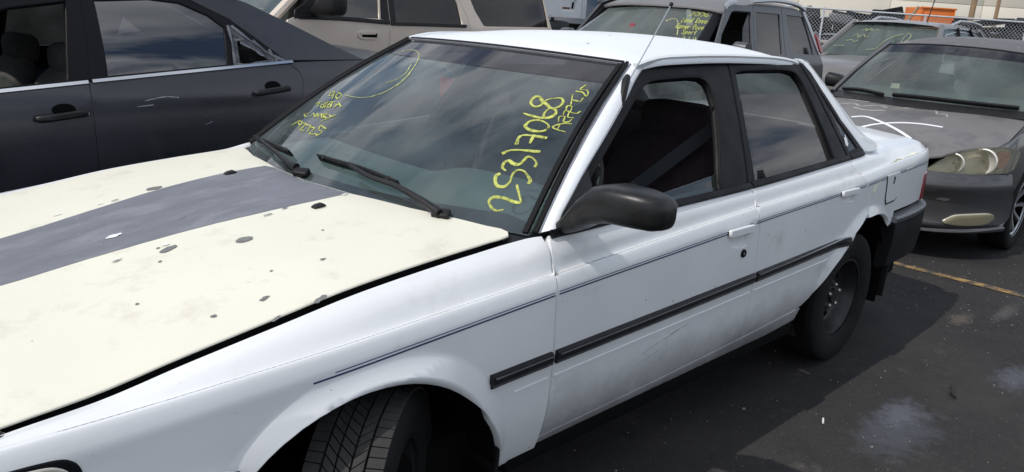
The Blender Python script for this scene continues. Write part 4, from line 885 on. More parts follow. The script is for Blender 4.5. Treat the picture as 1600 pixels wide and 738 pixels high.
# front marker lamp and bumper
for mir in (None, 0.0):
    lp = panel('marker_lamp', w_side, rnd([(-.575,4.4),(-.585,5.35),(-.605,5.75),(-.66,5.86),(-.79,5.9),(-.79,4.4)]), 'frame', car, OUT, .03, SV, off=.004, depth=.008, lip=.003, mirror=mir, inset=0)
    panel('lens', w_side, rnd([(-.592,4.5),(-.60,5.2),(-.622,5.58),(-.67,5.70),(-.785,5.74),(-.785,4.5)]), 'clearlens', lp, OUT, .03, SV, off=.0085, depth=.006, lip=.003, mirror=mir, inset=0)
    panel('amber_reflector', w_side, rnd([(-.605,4.5),(-.612,5.1),(-.64,5.35),(-.70,5.42),(-.775,5.4),(-.775,4.5)]), 'amber', lp, OUT, .03, SV, off=.0115, depth=.003, lip=.002, mirror=mir, inset=0)
fb_plan = [(-.33,-.872),(-.45,-.872),(-.62,-.850),(-.80,-.790),(-.93,-.66),(-1.0,-.4),(-1.02,0),(-1.0,.4),(-.93,.66),(-.80,.790),(-.62,.850),(-.45,.872),(-.33,.872)]
fb = sweep('front_bumper', [(x, y, .45) for x, y in smoothline(fb_plan, 4)], [(0,-.17),(-.012,-.17),(-.022,-.05),(-.022,.06),(-.01,.13),(.03,.15),(.05,.15),(.05,-.17)], 'white', car, Vector((0,0,1)))
sweep('bumper_strip', [(x, y, .585) for x, y in smoothline(fb_plan, 4)], [(-.024,-.02),(-.030,-.012),(-.030,.012),(-.022,.02),(.0,.02),(.0,-.02)], 'blackp', fb, Vector((0,0,1)))
# rear bumper, boot, lamps
rb_plan = [(2.935,-.842),(3.1,-.842),(3.3,-.828),(3.45,-.800),(3.57,-.735),(3.66,-.60),(3.70,-.3),(3.705,0),(3.70,.3),(3.66,.60),(3.57,.735),(3.45,.800),(3.3,.828),(3.1,.842),(2.935,.842)]
rpts = smoothline(rb_plan, 4)
rb = sweep('rear_bumper', [(x, y, .50) for x, y in rpts], [(-.02,-.108),(.004,-.095),(.016,.02),(.016,.105),(.010,.118),(-.05,.118),(-.05,-.108)], 'bumper', car, Vector((0,0,1)))
rs = sweep('bumper_top_strip', [(x, y, .628) for x, y in rpts], [(.012,-.012),(.017,-.008),(.017,.010),(.010,.016),(-.04,.016),(-.04,-.012)], 'dtrim', rb, Vector((0,0,1)))
sweep('strip_groove', [(x, y, .627) for x, y in rpts], [(.0175,-.003),(.0185,-.003),(.0185,.003),(.0175,.003)], 'rubber', rs, Vector((0,0,1)))
boot = panel('boot_lid', w_boot, [(2.99,-.64),(2.99,.64),(3.2,.652),(3.50,.655),(3.55,.60),(3.57,.3),(3.575,0),(3.57,-.3),(3.55,-.60),(3.50,-.655),(3.2,-.652)], 'white', car, UP, .05, 1, depth=.02, lip=.006, inset=0)
def w_rear(y, z):
    a = abs(y)/.72
    return (3.625-.10*a**4-.06*max(0,(z-.64)/.3), y, z)
tailp = panel('tail_panel', w_rear, [(-.69,.63),(.69,.63),(.68,.93),(-.68,.93)], 'white', car, (1,0,0), .06, 1, depth=.02, lip=.006, inset=0)
for mir in (None, 0.0):
    A = resample([Vector(w_side(x, v))+Vector((.002,0,0)) for x, v in ((3.47,4.2),(3.515,5.0),(3.515,6.5),(3.49,8.0),(3.46,8.9))], 14); B = resample([w_rear(-.69, z) for z in (.63,.78,.92)], 14)
    ruled('tail_corner', A, B, 'white', car, (.7,-.7,.1), .022, 6, mirror=mir)
    tl = panel('tail_lamp', w_side, [(3.385,4.22),(3.505,4.22),(3.51,4.78),(3.395,4.72)], 'red', car, OUT, .03, SV, off=.006, depth=.01, lip=.003, mirror=mir, inset=0)
    panel('tail_lamp_inner', w_rear, [(-.66,.665),(-.30,.665),(-.30,.80),(-.66,.80)], 'red', tl, (1,0,0), .05, 1, off=.006, depth=.01, lip=.003, mirror=mir, inset=0)
    box('mud_flap', (3.03,-.735 if mir is None else .735,.385), (.018,.20,.31), 'rubber', car, (0,.10,0), .006)
    box('mud_flap', (.408,-.728 if mir is None else .728,.33), (.016,.19,.34), 'rubber', car, (0,.05,0), .006)
    # dark liners behind the wheel openings and under the doors
    for cx in (0.0, 2.6):
        bm = bmesh.new(); rr_ = []
        s_ = -1 if mir is None else 1
        for k in range(15):
            t = math.pi*(-.08+1.16*k/14); rr_.append([bm.verts.new((cx+.40*math.cos(t), s_*y, .30+.395*math.sin(t))) for y in (.815,.50)])
        for a, b in zip(rr_, rr_[1:]): bm.faces.new((a[0], a[1], b[1], b[0]))
        bm.faces.new([r_[1] for r_ in rr_])
        frompy(bm, 'wheel_well', 'void', car, True)
box('underbody', (1.35,0,.30), (4.3,1.42,.14), 'void', car, bev=.02)
box('floor_pan', (1.29,0,.275), (1.66,1.60,.06), 'void', car, bev=.01)
box('firewall', (.50,0,.60), (.05,1.44,.44), 'void', car, bev=.01)
fw = wheel('front_wheel', car, (.040,-.765,.302), -1, steer=R(38), tread=True)
wheel('front_wheel', car, (0.0,.735,.302), 1, steer=R(33))
wheel('rear_wheel', car, (2.6,-.722,.302), -1); wheel('rear_wheel', car, (2.6,.722,.302), 1)
# the driver's mirror (the other side has none)
for mir in (None,):
    s_ = 1 if mir is None else -1
    secs = [(.655,-.770,.908,.048,.016),(.655,-.80,.925,.052,.028),(.660,-.835,.958,.058,.044),(.664,-.875,.990,.064,.050),(.668,-.93,1.004,.066,.050),(.676,-1.0,1.004,.062,.049),(.682,-1.045,1.002,.054,.045),(.686,-1.066,1.000,.042,.037),(.687,-1.076,.999,.022,.020)]
    mrr = loft('side_mirror', [(a, b*s_, c, d, e) for a, b, c, d, e in secs], 'mirror', car, 28, 3.2)
    box('mirror_glass', (.742,-.975*s_,1.003), (.006,.12,.060), 'chrome', mrr, (0,0,.08*s_), .003)
    sail = panel('mirror_sail', w_house, [(.598,.9015),(.6473,.9461),(.7593,1.026),(.785,1.04),(.782,.986),(.760,.914)], 'blackp', car, OUT, .03, 1, off=.004, depth=.016, lip=.004, mirror=mir, inset=0)
# aerial on the driver's front pillar
a0, a1 = Vector((1.075,-.606,1.238)), Vector((1.282,-.600,1.500))
an = sweep('aerial_base', [Vector((1.028,-.634,1.192)), Vector((1.05,-.622,1.222)), Vector((1.088,-.602,1.272)), Vector((1.098,-.598,1.283))], [(-.011,-.006),(-.011,.006),(-.005,.012),(.005,.012),(.011,.006),(.011,-.006)], 'blackp', car, Vector((-.35,-.8,.5)), scale=[.8,1,1,.7])
tube('aerial_mast', [a0+Vector((-.01,0,-.01)), a0.lerp(a1,.5), a1], .0021, 'trim', an, 6); tube('aerial_tip', [a1, a1+Vector((.006,0,.008))], .006, 'frame', an, 8)
# scratches on the driver's door
for pts in ([(.98,2.62),(1.02,2.72),(1.06,2.78),(1.12,2.86),(1.17,2.93)],[(.97,2.36),(1.0,2.42),(1.05,2.5),(1.09,2.56)],[(1.1,2.82),(1.15,2.93),(1.22,3.0)]):
    strip('door_scratch', w_side, pts, .0026, .0004, 'scuff', car, OUT, base=.0007, scale=lambda t: .4+.6*abs(math.sin(17*t)))
# ---------------------------------------------------------------- cabin
dash_s = []
def w_dash(u, v):     # u across -.68...68, v 0 at glass .. 1 at driver
    hump = .050*math.exp(-((u+.36)/.24)**4)*min(1, max(0, (v-.25)/.3))
    return (.50+.44*v+.06*(1-(u/.7)**2)*-1, u, .880+.04*v-.06*max(0, v-.85)/.15+hump)
dash = panel('dashboard', w_dash, [(-.70,0),(.70,0),(.68,1.0),(-.68,1.0)], 'dash', car, UP, .05, .45, depth=.03, inset=0)
box('dash_face', (.955,0,.72), (.06,1.34,.22), 'dash', dash, (0,.25,0), .02)
sw = Matrix.Translation((1.05,-.37,.90)) @ Matrix.Rotation(R(-62), 4, 'Y')
tube('steering_wheel', [sw @ Vector((.185*math.cos(t), .185*math.sin(t), 0)) for t in [2*math.pi*i/36 for i in range(36)]], .014, 'blackp', car, 10, closed=True)
swo = [o for o in COL.objects if o.name.startswith('steering_wheel')][-1]
box('steering_hub', tuple(sw @ Vector((0,0,-.03))), (.05,.20,.12), 'blackp', swo, (0,R(28),0), .03)
def seat(parent, x, y, m, wd=.50, name='front_seat', lean=.30, hr=True):
    st = loft(name, [(x-.03, y, .52, .27, wd*.48), (x-.03, y, .56, .28, wd*.5), (x-.03, y, .62, .27, wd*.49), (x-.03, y, .66, .22, wd*.42)] and [(x-.02, y-wd*.5, .58, .24, .07), (x-.02, y-wd*.46, .585, .27, .095), (x-.02, y, .575, .275, .085), (x-.02, y+wd*.46, .585, .27, .095), (x-.02, y+wd*.5, .58, .24, .07)], m, parent, 20, 3.0)
    bx = x+.20
    bk = [(bx, y, .60, .09, wd*.46), (bx+lean*.10, y, .70, .10, wd*.50), (bx+lean*.28, y, .86, .09, wd*.50), (bx+lean*.42, y, .97, .075, wd*.46), (bx+lean*.50, y, 1.03, .05, wd*.34)]
    loft('backrest', bk, m, st, 24, 3.2, axis='z')
    if hr:
        hx = bx+lean*.55
        loft('headrest', [(hx+.005, y-.155, 1.08, .035, .050), (hx, y-.14, 1.08, .058, .070), (hx-.005, y-.08, 1.083, .068, .076), (hx-.005, y+.08, 1.083, .068, .076), (hx, y+.14, 1.08, .058, .070), (hx+.005, y+.155, 1.08, .035, .050)], m, st, 20, 3.0)
    return st
seat(car, 1.40, -.37, 'seat'); seat(car, 1.40, .37, 'seat')
seat(car, 2.22, 0, 'seat', 1.25, 'rear_seat', .35, False)
for y in (-.36,.36): box('rear_headrest', (2.58,y,1.0), (.10,.28,.10), 'seat', car, (0,.2,0), .04)
box('parcel_shelf', (2.75,0,.93), (.42,1.16,.03), 'doorcard', car, bev=.01)
panel('headliner', w_roof, [(1.17,-.53),(1.17,.53),(2.34,.5),(2.34,-.5)], 'headliner', car, (0,0,-1), .08, 1, depth=0, inset=0, off=.022)
for mir in (None, 0.0):
    panel('door_card', lambda x, v: tuple(Vector(w_side(x, v))+Vector((0,.075,0))), [(.66,2.0),(1.58,2.0),(1.58,8.9),(.66,8.9)], 'doorcard', car, (0,1,0), .06, SV, depth=.0, inset=0, mirror=mir)
    panel('door_card', lambda x, v: tuple(Vector(w_side(x, v))+Vector((0,.075,0))), [(1.63,2.0),(2.36,3.6),(2.42,8.9),(1.63,8.9)], 'doorcard', car, (0,1,0), .06, SV, depth=.0, inset=0, mirror=mir)
    ruled('window_ledge', [Vector(w_side(x, 8.97))+Vector((0,.004,-.004)) for x in (.62,1.0,1.4,1.6)], [Vector(w_side(x, 8.9))+Vector((0,.022,-.001)) for x in (.62,1.0,1.4,1.6)], 'white' if mir is not None else 'doorcard', car, UP, 0, 2, mirror=mir)
    ruled('centre_pillar', [Vector(w_house(x, z))+Vector((0,.045,0)) for x, z in ((1.50,.93),(1.56,1.06),(1.60,1.2),(1.63,1.33))], [Vector(w_house(x, z))+Vector((0,.045,0)) for x, z in ((1.66,.93),(1.69,1.06),(1.73,1.2),(1.77,1.33))], 'doorcard' if mir is None else 'headliner', car, (0,-1,.3), .01, 3, mirror=mir)
    s_ = 1 if mir is None else -1
    bp = [Vector(p) for p in ((1.655,-.595*s_,1.14),(1.64,-.585*s_,1.08),(1.58,-.52*s_,1.00),(1.45,-.42*s_,.86),(1.38,-.36*s_,.74))]
    sweep('seat_belt', bp, [(-.024,-.001),(-.024,.001),(.024,.001),(.024,-.001)], 'belt', car, Vector((-.4,-.75*s_,.5)))
    box('belt_anchor', (1.655,-.610*s_,1.15), (.05,.02,.07), 'doorcard', car, (0,.2,0), .008)

# ================================================================ the ground
def ground_mat():
    m = bpy.data.materials.new('asphalt'); m.use_nodes = True; t = m.node_tree; p = t.nodes['Principled BSDF']; n = t.nodes.new; L = t.links.new; p.inputs['Specular IOR Level'].default_value = .18
    g = n('ShaderNodeNewGeometry')
    def noi(s, d=6, ro=.6, off=0):
        a = n('ShaderNodeMapping'); a.inputs['Location'].default_value = (off, off*.7, 0); L(g.outputs['Position'], a.inputs[0])
        k = n('ShaderNodeTexNoise'); L(a.outputs[0], k.inputs['Vector']); k.inputs['Scale'].default_value = s; k.inputs['Detail'].default_value = d; k.inputs['Roughness'].default_value = ro; return k.outputs[0]
    def ramp(x, a, b):
        k = n('ShaderNodeMapRange'); L(x, k.inputs[0]); k.inputs[1].default_value = a; k.inputs[2].default_value = b; return k.outputs[0]
    def mixc(f, a, b):
        k = n('ShaderNodeMix'); k.data_type = 'RGBA'
        for i, v in ((0, f), (6, a), (7, b)):
            if isinstance(v, tuple): k.inputs[i].default_value = (*v, 1)
            elif isinstance(v, (int, float)): k.inputs[i].default_value = v
            else: L(v, k.inputs[i])
        return k.outputs[2]
    c = mixc(ramp(noi(.9), .35, .68), (.026,.025,.026), (.045,.042,.040))
    c = mixc(ramp(noi(3.2, 7, .7, 5), .54, .72), c, (.026,.025,.026))
    c = mixc(ramp(noi(5.5, 8, .7, 9), .60, .74), c, (.085,.078,.070))
    c = mixc(ramp(noi(38, 6, .75, 2), .54, .72), c, (.054,.051,.048)); c = mixc(ramp(noi(90, 3, .6), .65, .72), c, (.085,.08,.074))
    c = mixc(ramp(noi(140, 2, .6, 3), .68, .72), c, (.17,.155,.13))
    def blob(x, y, rx, ry, col, amt, sc=14):
        nonlocal c
        a = n('ShaderNodeMapping'); a.vector_type = 'TEXTURE'; a.inputs['Location'].default_value = (x, y, 0); a.inputs['Scale'].default_value = (rx, ry, 1); L(g.outputs['Position'], a.inputs[0])
        ln = n('ShaderNodeVectorMath'); ln.operation = 'LENGTH'; L(a.outputs[0], ln.inputs[0])
        d = mth('ADD', ln.outputs['Value'], mth('MULTIPLY', mth('SUBTRACT', noi(sc, 7, .72, x), .5, t), 2.6, t), t)
        k = n('ShaderNodeMapRange'); L(d, k.inputs[0]); k.inputs[1].default_value = 1.0; k.inputs[2].default_value = .35; k.inputs[3].default_value = 0; k.inputs[4].default_value = amt
        c = mixc(k.outputs[0], c, col)
    blob(2.16, -1.27, .34, .15, (.13,.145,.18), .32, 9); blob(2.30, -1.22, .2, .08, (.16,.175,.215), .34, 30)
    blob(3.12, -1.45, .22, .10, (.14,.155,.195), .42, 26); blob(3.75, -1.02, .15, .06, (.15,.13,.105), .45, 30); blob(4.1,-1.15,.25,.05,(.12,.115,.11), .45, 30)
    blob(3.0,-2.0,.9,.5,(.022,.021,.021),.8,4); blob(2.7,-1.7,.5,.12,(.065,.058,.050),.5,18); blob(5.2,-1.3,.8,.2,(.022,.021,.021),.7,5)
    L(c, p.inputs['Base Color'])
    r = n('ShaderNodeMapRange'); L(noi(4), r.inputs[0]); r.inputs[1].default_value = .3; r.inputs[2].default_value = .7; r.inputs[3].default_value = .62; r.inputs[4].default_value = .92; L(r.outputs[0], p.inputs['Roughness'])
    b = n('ShaderNodeBump'); b.inputs['Strength'].default_value = .55; b.inputs['Distance'].default_value = .006; L(noi(120, 4, .65), b.inputs['Height']); L(b.outputs[0], p.inputs['Normal'])
    return m
gm = ground_mat()
gr = obj('ground', [(-500,-500,0),(900,-500,0),(900,900,0),(-500,900,0)], [(0,1,2,3)], gm, None, smooth=False); gr['kind'] = 'structure'
ym = mat('worn_yellow_line', (.33,.21,.07), .85, var=.2, vscale=9, c2=(.05,.047,.045), cover=(.42,.58), cscale=11, bump=.3, bscale=90)
for k, x in enumerate((4.555,)):
    vs = []; fs = []; n_ = 90
    for i in range(n_+1):
        y = -7+14*i/n_; e = .040+random.uniform(-.006,.006); vs += [(x-e, y, .004), (x+e+random.uniform(-.004,.004), y, .004)]
    for i in range(n_): fs.append((2*i, 2*i+1, 2*i+3, 2*i+2))
    l = obj('painted_line', vs, fs, ym, None, smooth=False); l['kind'] = 'structure'
# grit and chips of glass
bm = bmesh.new()
for i in range(1100):
    x = random.uniform(1.0, 6.5); y = random.uniform(-3.2, -.55)
    if random.random() < .25: x, y = random.uniform(3.9,5.0), random.uniform(-1.5,.4)
    s = random.choice((.0015,.002,.002,.003,.004)) if i > 16 else random.uniform(.005,.009)
    mt = Matrix.Translation((x, y, s*.4)) @ Matrix.Rotation(random.uniform(0,6),4,'Z') @ Matrix.Diagonal((s*random.uniform(.7,1.8), s, s*.7, 1))
    bmesh.ops.create_icosphere(bm, subdivisions=1, radius=1, matrix=mt) if i < 160 else bmesh.ops.create_cone(bm, segments=4, radius1=1, radius2=.4, depth=1, cap_ends=True, matrix=mt)
gt = frompy(bm, 'grit', 'pebble'); gt['kind'] = 'stuff'
tw = tube('twig', [(2.63,-1.33,.010),(2.66,-1.305,.013),(2.70,-1.30,.010),(2.735,-1.275,.016)], [.006,.009,.008,.003], 'twig', None, 6); tw['label'] = 'short dark twig lying on the sunlit asphalt'; tw['category'] = 'twig'
lf = tube('cigarette_butt', [(1.95,-1.06,.006),(1.985,-1.045,.006)], .004, 'chalkwhite', None, 6); lf['label'] = 'small white stub lying in the shade beside the white sedan'; lf['category'] = 'litter'

# ================================================================ black sedan alongside
BOUT = (0,-1,.2)
bk = thing('black_sedan', 'faded black sedan with taped broken rear quarter window beside the white car', 'car', (.9, 2.65, 0))
def bz(x): return pc(x, [(-1.8,.86),(-.0394,.9928),(.353,1.0241),(.823,1.0585),(1.4188,1.1001)])
BCY = lambda x: 1.73+.105*x+.90
def bmir(x, z):
    a = b_side(x, z); d = BCY(x)-a[1]
    return (x, BCY(x)+d, z)
for F, o_ in ((b_side, BOUT), (bmir, (0,1,.2))):
    near = F is b_side
    bsp = [(.322,bz(.322)),(.321,.93),(.322,.85),(.3276,.64),(.34,.42)]
    fdp = [(-.78,.40)]+[(-.82,.9),(-.80,bz(-.8))]+[(-.4,bz(-.4)),(0,bz(0))]+bsp
    b1 = panel('front_door', F, fdp, 'black', bk, o_, .06, 1, .003, .025)
    rrs = [(1.4074,1.0903),(1.4591,1.0497),(1.4736,1.0056),(1.4479,.90),(1.36,.80),(1.25,.64),(1.15,.42)]
    b2 = panel('rear_door', F, bsp+[(1.15,.42)]+rrs[::-1][1:]+[(.823,bz(.823))], 'black', bk, o_, .06, 1, .003, .025)
    ach = [(1.27,.36),(1.30,.50),(1.40,.63),(1.55,.71),(1.72,.71),(1.87,.63),(1.97,.50),(2.0,.36)]
    panel('quarter_panel', F, [(1.17,.36)]+[(1.15,.42)]+rrs[::-1][1:]+[(1.43,1.10),(1.60,1.105),(1.90,1.11),(2.45,1.075),(2.68,1.03),(2.72,.60),(2.66,.36),(2.0,.36)]+ach[::-1][1:], 'black', bk, o_, .06, 1, .003, .02)
    panel('rocker', F, [(-.8,.25),(1.17,.25),(1.17,.41),(.34,.41),(-.8,.39)], 'black', bk, o_, .08, 1, .002, .02)
    af = [(-1.55,.36),(-1.53,.50),(-1.42,.63),(-1.27,.70),(-1.1,.70),(-.97,.63),(-.87,.50),(-.84,.36)]
    panel('fender', F, [(-2.0,.36),(-2.05,.72),(-1.6,.84),(-.80,bz(-.8)),(-.82,.9),(-.79,.36)]+af[::-1], 'black', bk, o_, .06, 1, .003, .02)
    # upper frames, pillars, windows
    top = [(-.45,1.20),(-.15,1.33),(.1,1.385),(.45,1.42),(.75,1.42),(.9141,1.397),(1.1044,1.3121),(1.2341,1.2199),(1.3876,1.1069)]
    wfp = [(-.60,bz(-.6)+.012),(-.35,1.17),(-.1,1.28),(.0698,1.33),(.3114,1.368),(.262,1.15),(.238,bz(.238)+.012),(-.2,bz(-.2)+.012)]
    wrp = [(.4096,bz(.41)+.014),(.418,1.15),(.4306,1.375),(.70,1.395),(.8528,1.384),(.9911,1.331),(1.068,1.272),(1.045,1.16),(1.030,bz(1.03)+.014),(.7,bz(.7)+.013)]
    wq = [(1.105,1.268),(1.19,1.205),(1.345,1.108),(1.20,bz(1.2)+.012),(1.070,bz(1.07)+.012),(1.083,1.17)]
    fr1 = panel('front_window_frame', F, [(-.72,bz(-.72)+.003)]+top[:3]+[(.30,1.405),(.372,1.412),(.352,1.2),(.325,bz(.325)+.003)], 'frame', b1, o_, .05, 1, .001, .03, .004, holes=[wfp])
    fr2 = panel('rear_window_frame', F, [(.328,bz(.328)+.003),(.355,1.2),(.376,1.413)]+top[3:]+[(1.41,bz(1.41)+.003)], 'frame', b2, o_, .05, 1, .001, .03, .004, holes=[wrp, wq])
    panel('rear_window', F, inset_poly(wrp, -.006), 'bglass' if near else 'clear', b2, o_, .08, 1, 0, .004, off=-.010)
    strip('chrome_belt', F, [(-.74,bz(-.74)-.002),(-.2,bz(-.2)),(.316,bz(.316)-.001)], .020, .008, 'chrome', b1, o_, base=.002)
    strip('chrome_belt', F, [(.334,bz(.334)),(.8,bz(.8)),(1.425,bz(1.425))], .020, .008, 'chrome', b2, o_, base=.002)
    panel('roof_pillar', F, [(-.9,1.0),(-.72,bz(-.72)+.003)]+top+[(1.41,1.108),(1.60,1.108),(1.93,1.113),(1.7436,1.186),(1.4638,1.3072),(1.30,1.372),(1.18,1.415),(.75,1.475),(.3,1.48),(-.05,1.44),(-.4,1.32)], 'black', bk, o_, .05, 1, .004, .02, .004, off=.004)
    for (x0, z0, par, keyed) in ((.187, .878, b1, 1), (1.259, .948, b2, 0)):
        cup = blot('handle', F, x0+(.01 if near else .01), z0+.030, .050, .026, 'void', par, o_, off=.0015, jag=0, n=20)
        pts = [Vector(F(x0+d, z0+.004+.01*d/.1))+nrm(F, x0, z0, o_)*hh for d, hh in ((-.108,.012),(-.09,.026),(-.04,.034),(.04,.034),(.09,.026),(.108,.012))]
        sweep('grip', pts, [(-.014,-.010),(-.016,.004),(-.008,.011),(.008,.011),(.016,.004),(.014,-.010)], 'blackp' if near else 'black', cup, nrm(F, x0, z0, o_), scale=[.7,1,1,1,1,.7])
        if keyed: lathe('keyhole', [(0,.004),(.007,.004),(.008,0)], Matrix.Translation(Vector(F(x0+.10, z0+.012))+Vector((0,-.026,0))), 'trim', cup, 12)
    if near:
        # broken quarter pane held with film
        bent = lambda P, k: [(a+random.uniform(-k,k), b+random.uniform(-k,k)) for a, b in P]
        hole = [(1.118,1.228),(1.17,1.185),(1.275,1.112),(1.19,1.096),(1.098,1.090),(1.106,1.16)]
        panel('broken_quarter_pane', F, inset_poly(wq, -.008), 'tape', b2, o_, .02, 1, 0, .002, .0008, off=.002, holes=[hole], label='clear film taped round the broken quarter pane')
        for P in ([(1.083,1.275),(1.078,1.18),(1.068,1.085)],[(1.10,1.274),(1.19,1.21),(1.30,1.137),(1.375,1.10)],[(1.07,1.083),(1.15,1.086),(1.23,1.094)],[(1.13,1.20),(1.20,1.163),(1.25,1.128)],[(1.21,1.21),(1.27,1.15)],[(1.29,1.16),(1.33,1.105)]):
            strip('tape_strip', F, bent(P, .004), .016, .0015, 'tape', b2, o_, base=.006, scale=lambda t: .7+.4*math.sin(9*t+random.random()))
        for P in ([(.56,.93),(.66,.945),(.73,.94)],[(.86,.80),(.90,.815)],[(.52,.905),(.60,.91)]): strip('paint_scratch', F, P, .006, .0004, 'trim', b2, o_, base=.0006, scale=lambda t: .3+.5*abs(math.sin(11*t)))
def b_top(x, t):
    a = Vector(b_side(x, zt_b(x))); b = Vector(bmir(x, zt_b(x))); return tuple(a.lerp(b, .5+.5*t)+Vector((0,0,.05*(1-t*t))))
def zt_b(x): return pc(x, [(-2.0,.80),(-1.0,.99),(-.9,1.0),(-.4,1.32),(-.05,1.44),(.3,1.48),(.75,1.475),(1.18,1.415),(1.4638,1.3072),(1.7436,1.186),(1.93,1.113),(2.3,1.09),(2.62,1.05)])
panel('roof', b_top, [(-.12,-.99),(-.12,.99),(1.15,.99),(1.15,-.99)], 'black', bk, UP, .08, 1, .001, .02)
panel('rear_window', b_top, [(1.18,-.93),(1.18,.93),(1.90,.93),(1.90,-.93)], 'bglass', bk, UP, .08, 1, .001, .01)
panel('windscreen', b_top, [(-.88,-.95),(-.88,.95),(-.15,.95),(-.15,-.95)], 'screen', bk, UP, .08, 1, .001, .005)
blid = panel('boot_lid', b_top, [(1.94,-.97),(1.94,.97),(2.66,.97),(2.66,-.97)], 'black', bk, UP, .08, 1, .001, .02)
panel('hood', b_top, [(-2.0,-.97),(-2.0,.97),(-.92,.97),(-.92,-.97)], 'black', bk, UP, .08, 1, .001, .02)
def b_rear(y, z): return (2.72-.10*((y-2.9)/.85)**4-.05*abs(z-.75), y, z)
panel('rear_bumper', b_rear, [(2.06,.36),(3.74,.36),(3.74,.72),(2.06,.72)], 'black', bk, (1,0,0), .08, 1, .001, .03)
panel('tail_panel', b_rear, [(2.06,.73),(3.74,.73),(3.70,1.04),(2.1,1.04)], 'black', bk, (1,0,0), .08, 1, .001, .03)
for F, o_ in ((b_side, BOUT), (bmir, (0,1,.2))):
    panel('tail_lamp', F, [(2.54,.83),(2.70,.82),(2.69,.98),(2.56,1.0)], 'red', bk, o_, .05, 1, 0, .02, .004, off=.006)
for y0, y1 in ((2.06,2.36),(3.44,3.74)): panel('tail_lamp', b_rear, [(y0,.82),(y1,.82),(y1,.98),(y0,.98)], 'red', bk, (1,0,0), .06, 1, 0, .02, .004, off=.008)
for x, y in ((-1.19,1.73+.105*-1.19+.13), (1.635,1.73+.105*1.635+.13)):
    wheel('wheel', bk, (x, y, .33), -1, Rt=.33, wd=.21, style='alloy', rimr=.21); wheel('wheel', bk, (x, y+1.56, .33), 1, Rt=.33, wd=.21, style='alloy', rimr=.21)
box('underbody', (.6,2.68,.40), (4.0,1.5,.30), 'void', bk, (0,0,.105), .02)
for y in (2.18,2.98):
    st = seat(bk, .02, y+.05, 'greyseat', .50)
    seat(bk, .95, y+.05, 'greyseat', .62, 'rear_seat')
    for o in (st,): pass
box('dashboard', (-.72,2.56,.93), (.30,1.4,.16), 'dash', bk, (0,0,.105), .04)
sw2 = Matrix.Translation((-.42,2.15,.98)) @ Matrix.Rotation(R(-62), 4, 'Y')
tube('steering_wheel', [sw2 @ Vector((.185*math.cos(t), .185*math.sin(t), 0)) for t in [2*math.pi*i/32 for i in range(32)]], .015, 'blackp', bk, 8, closed=True)

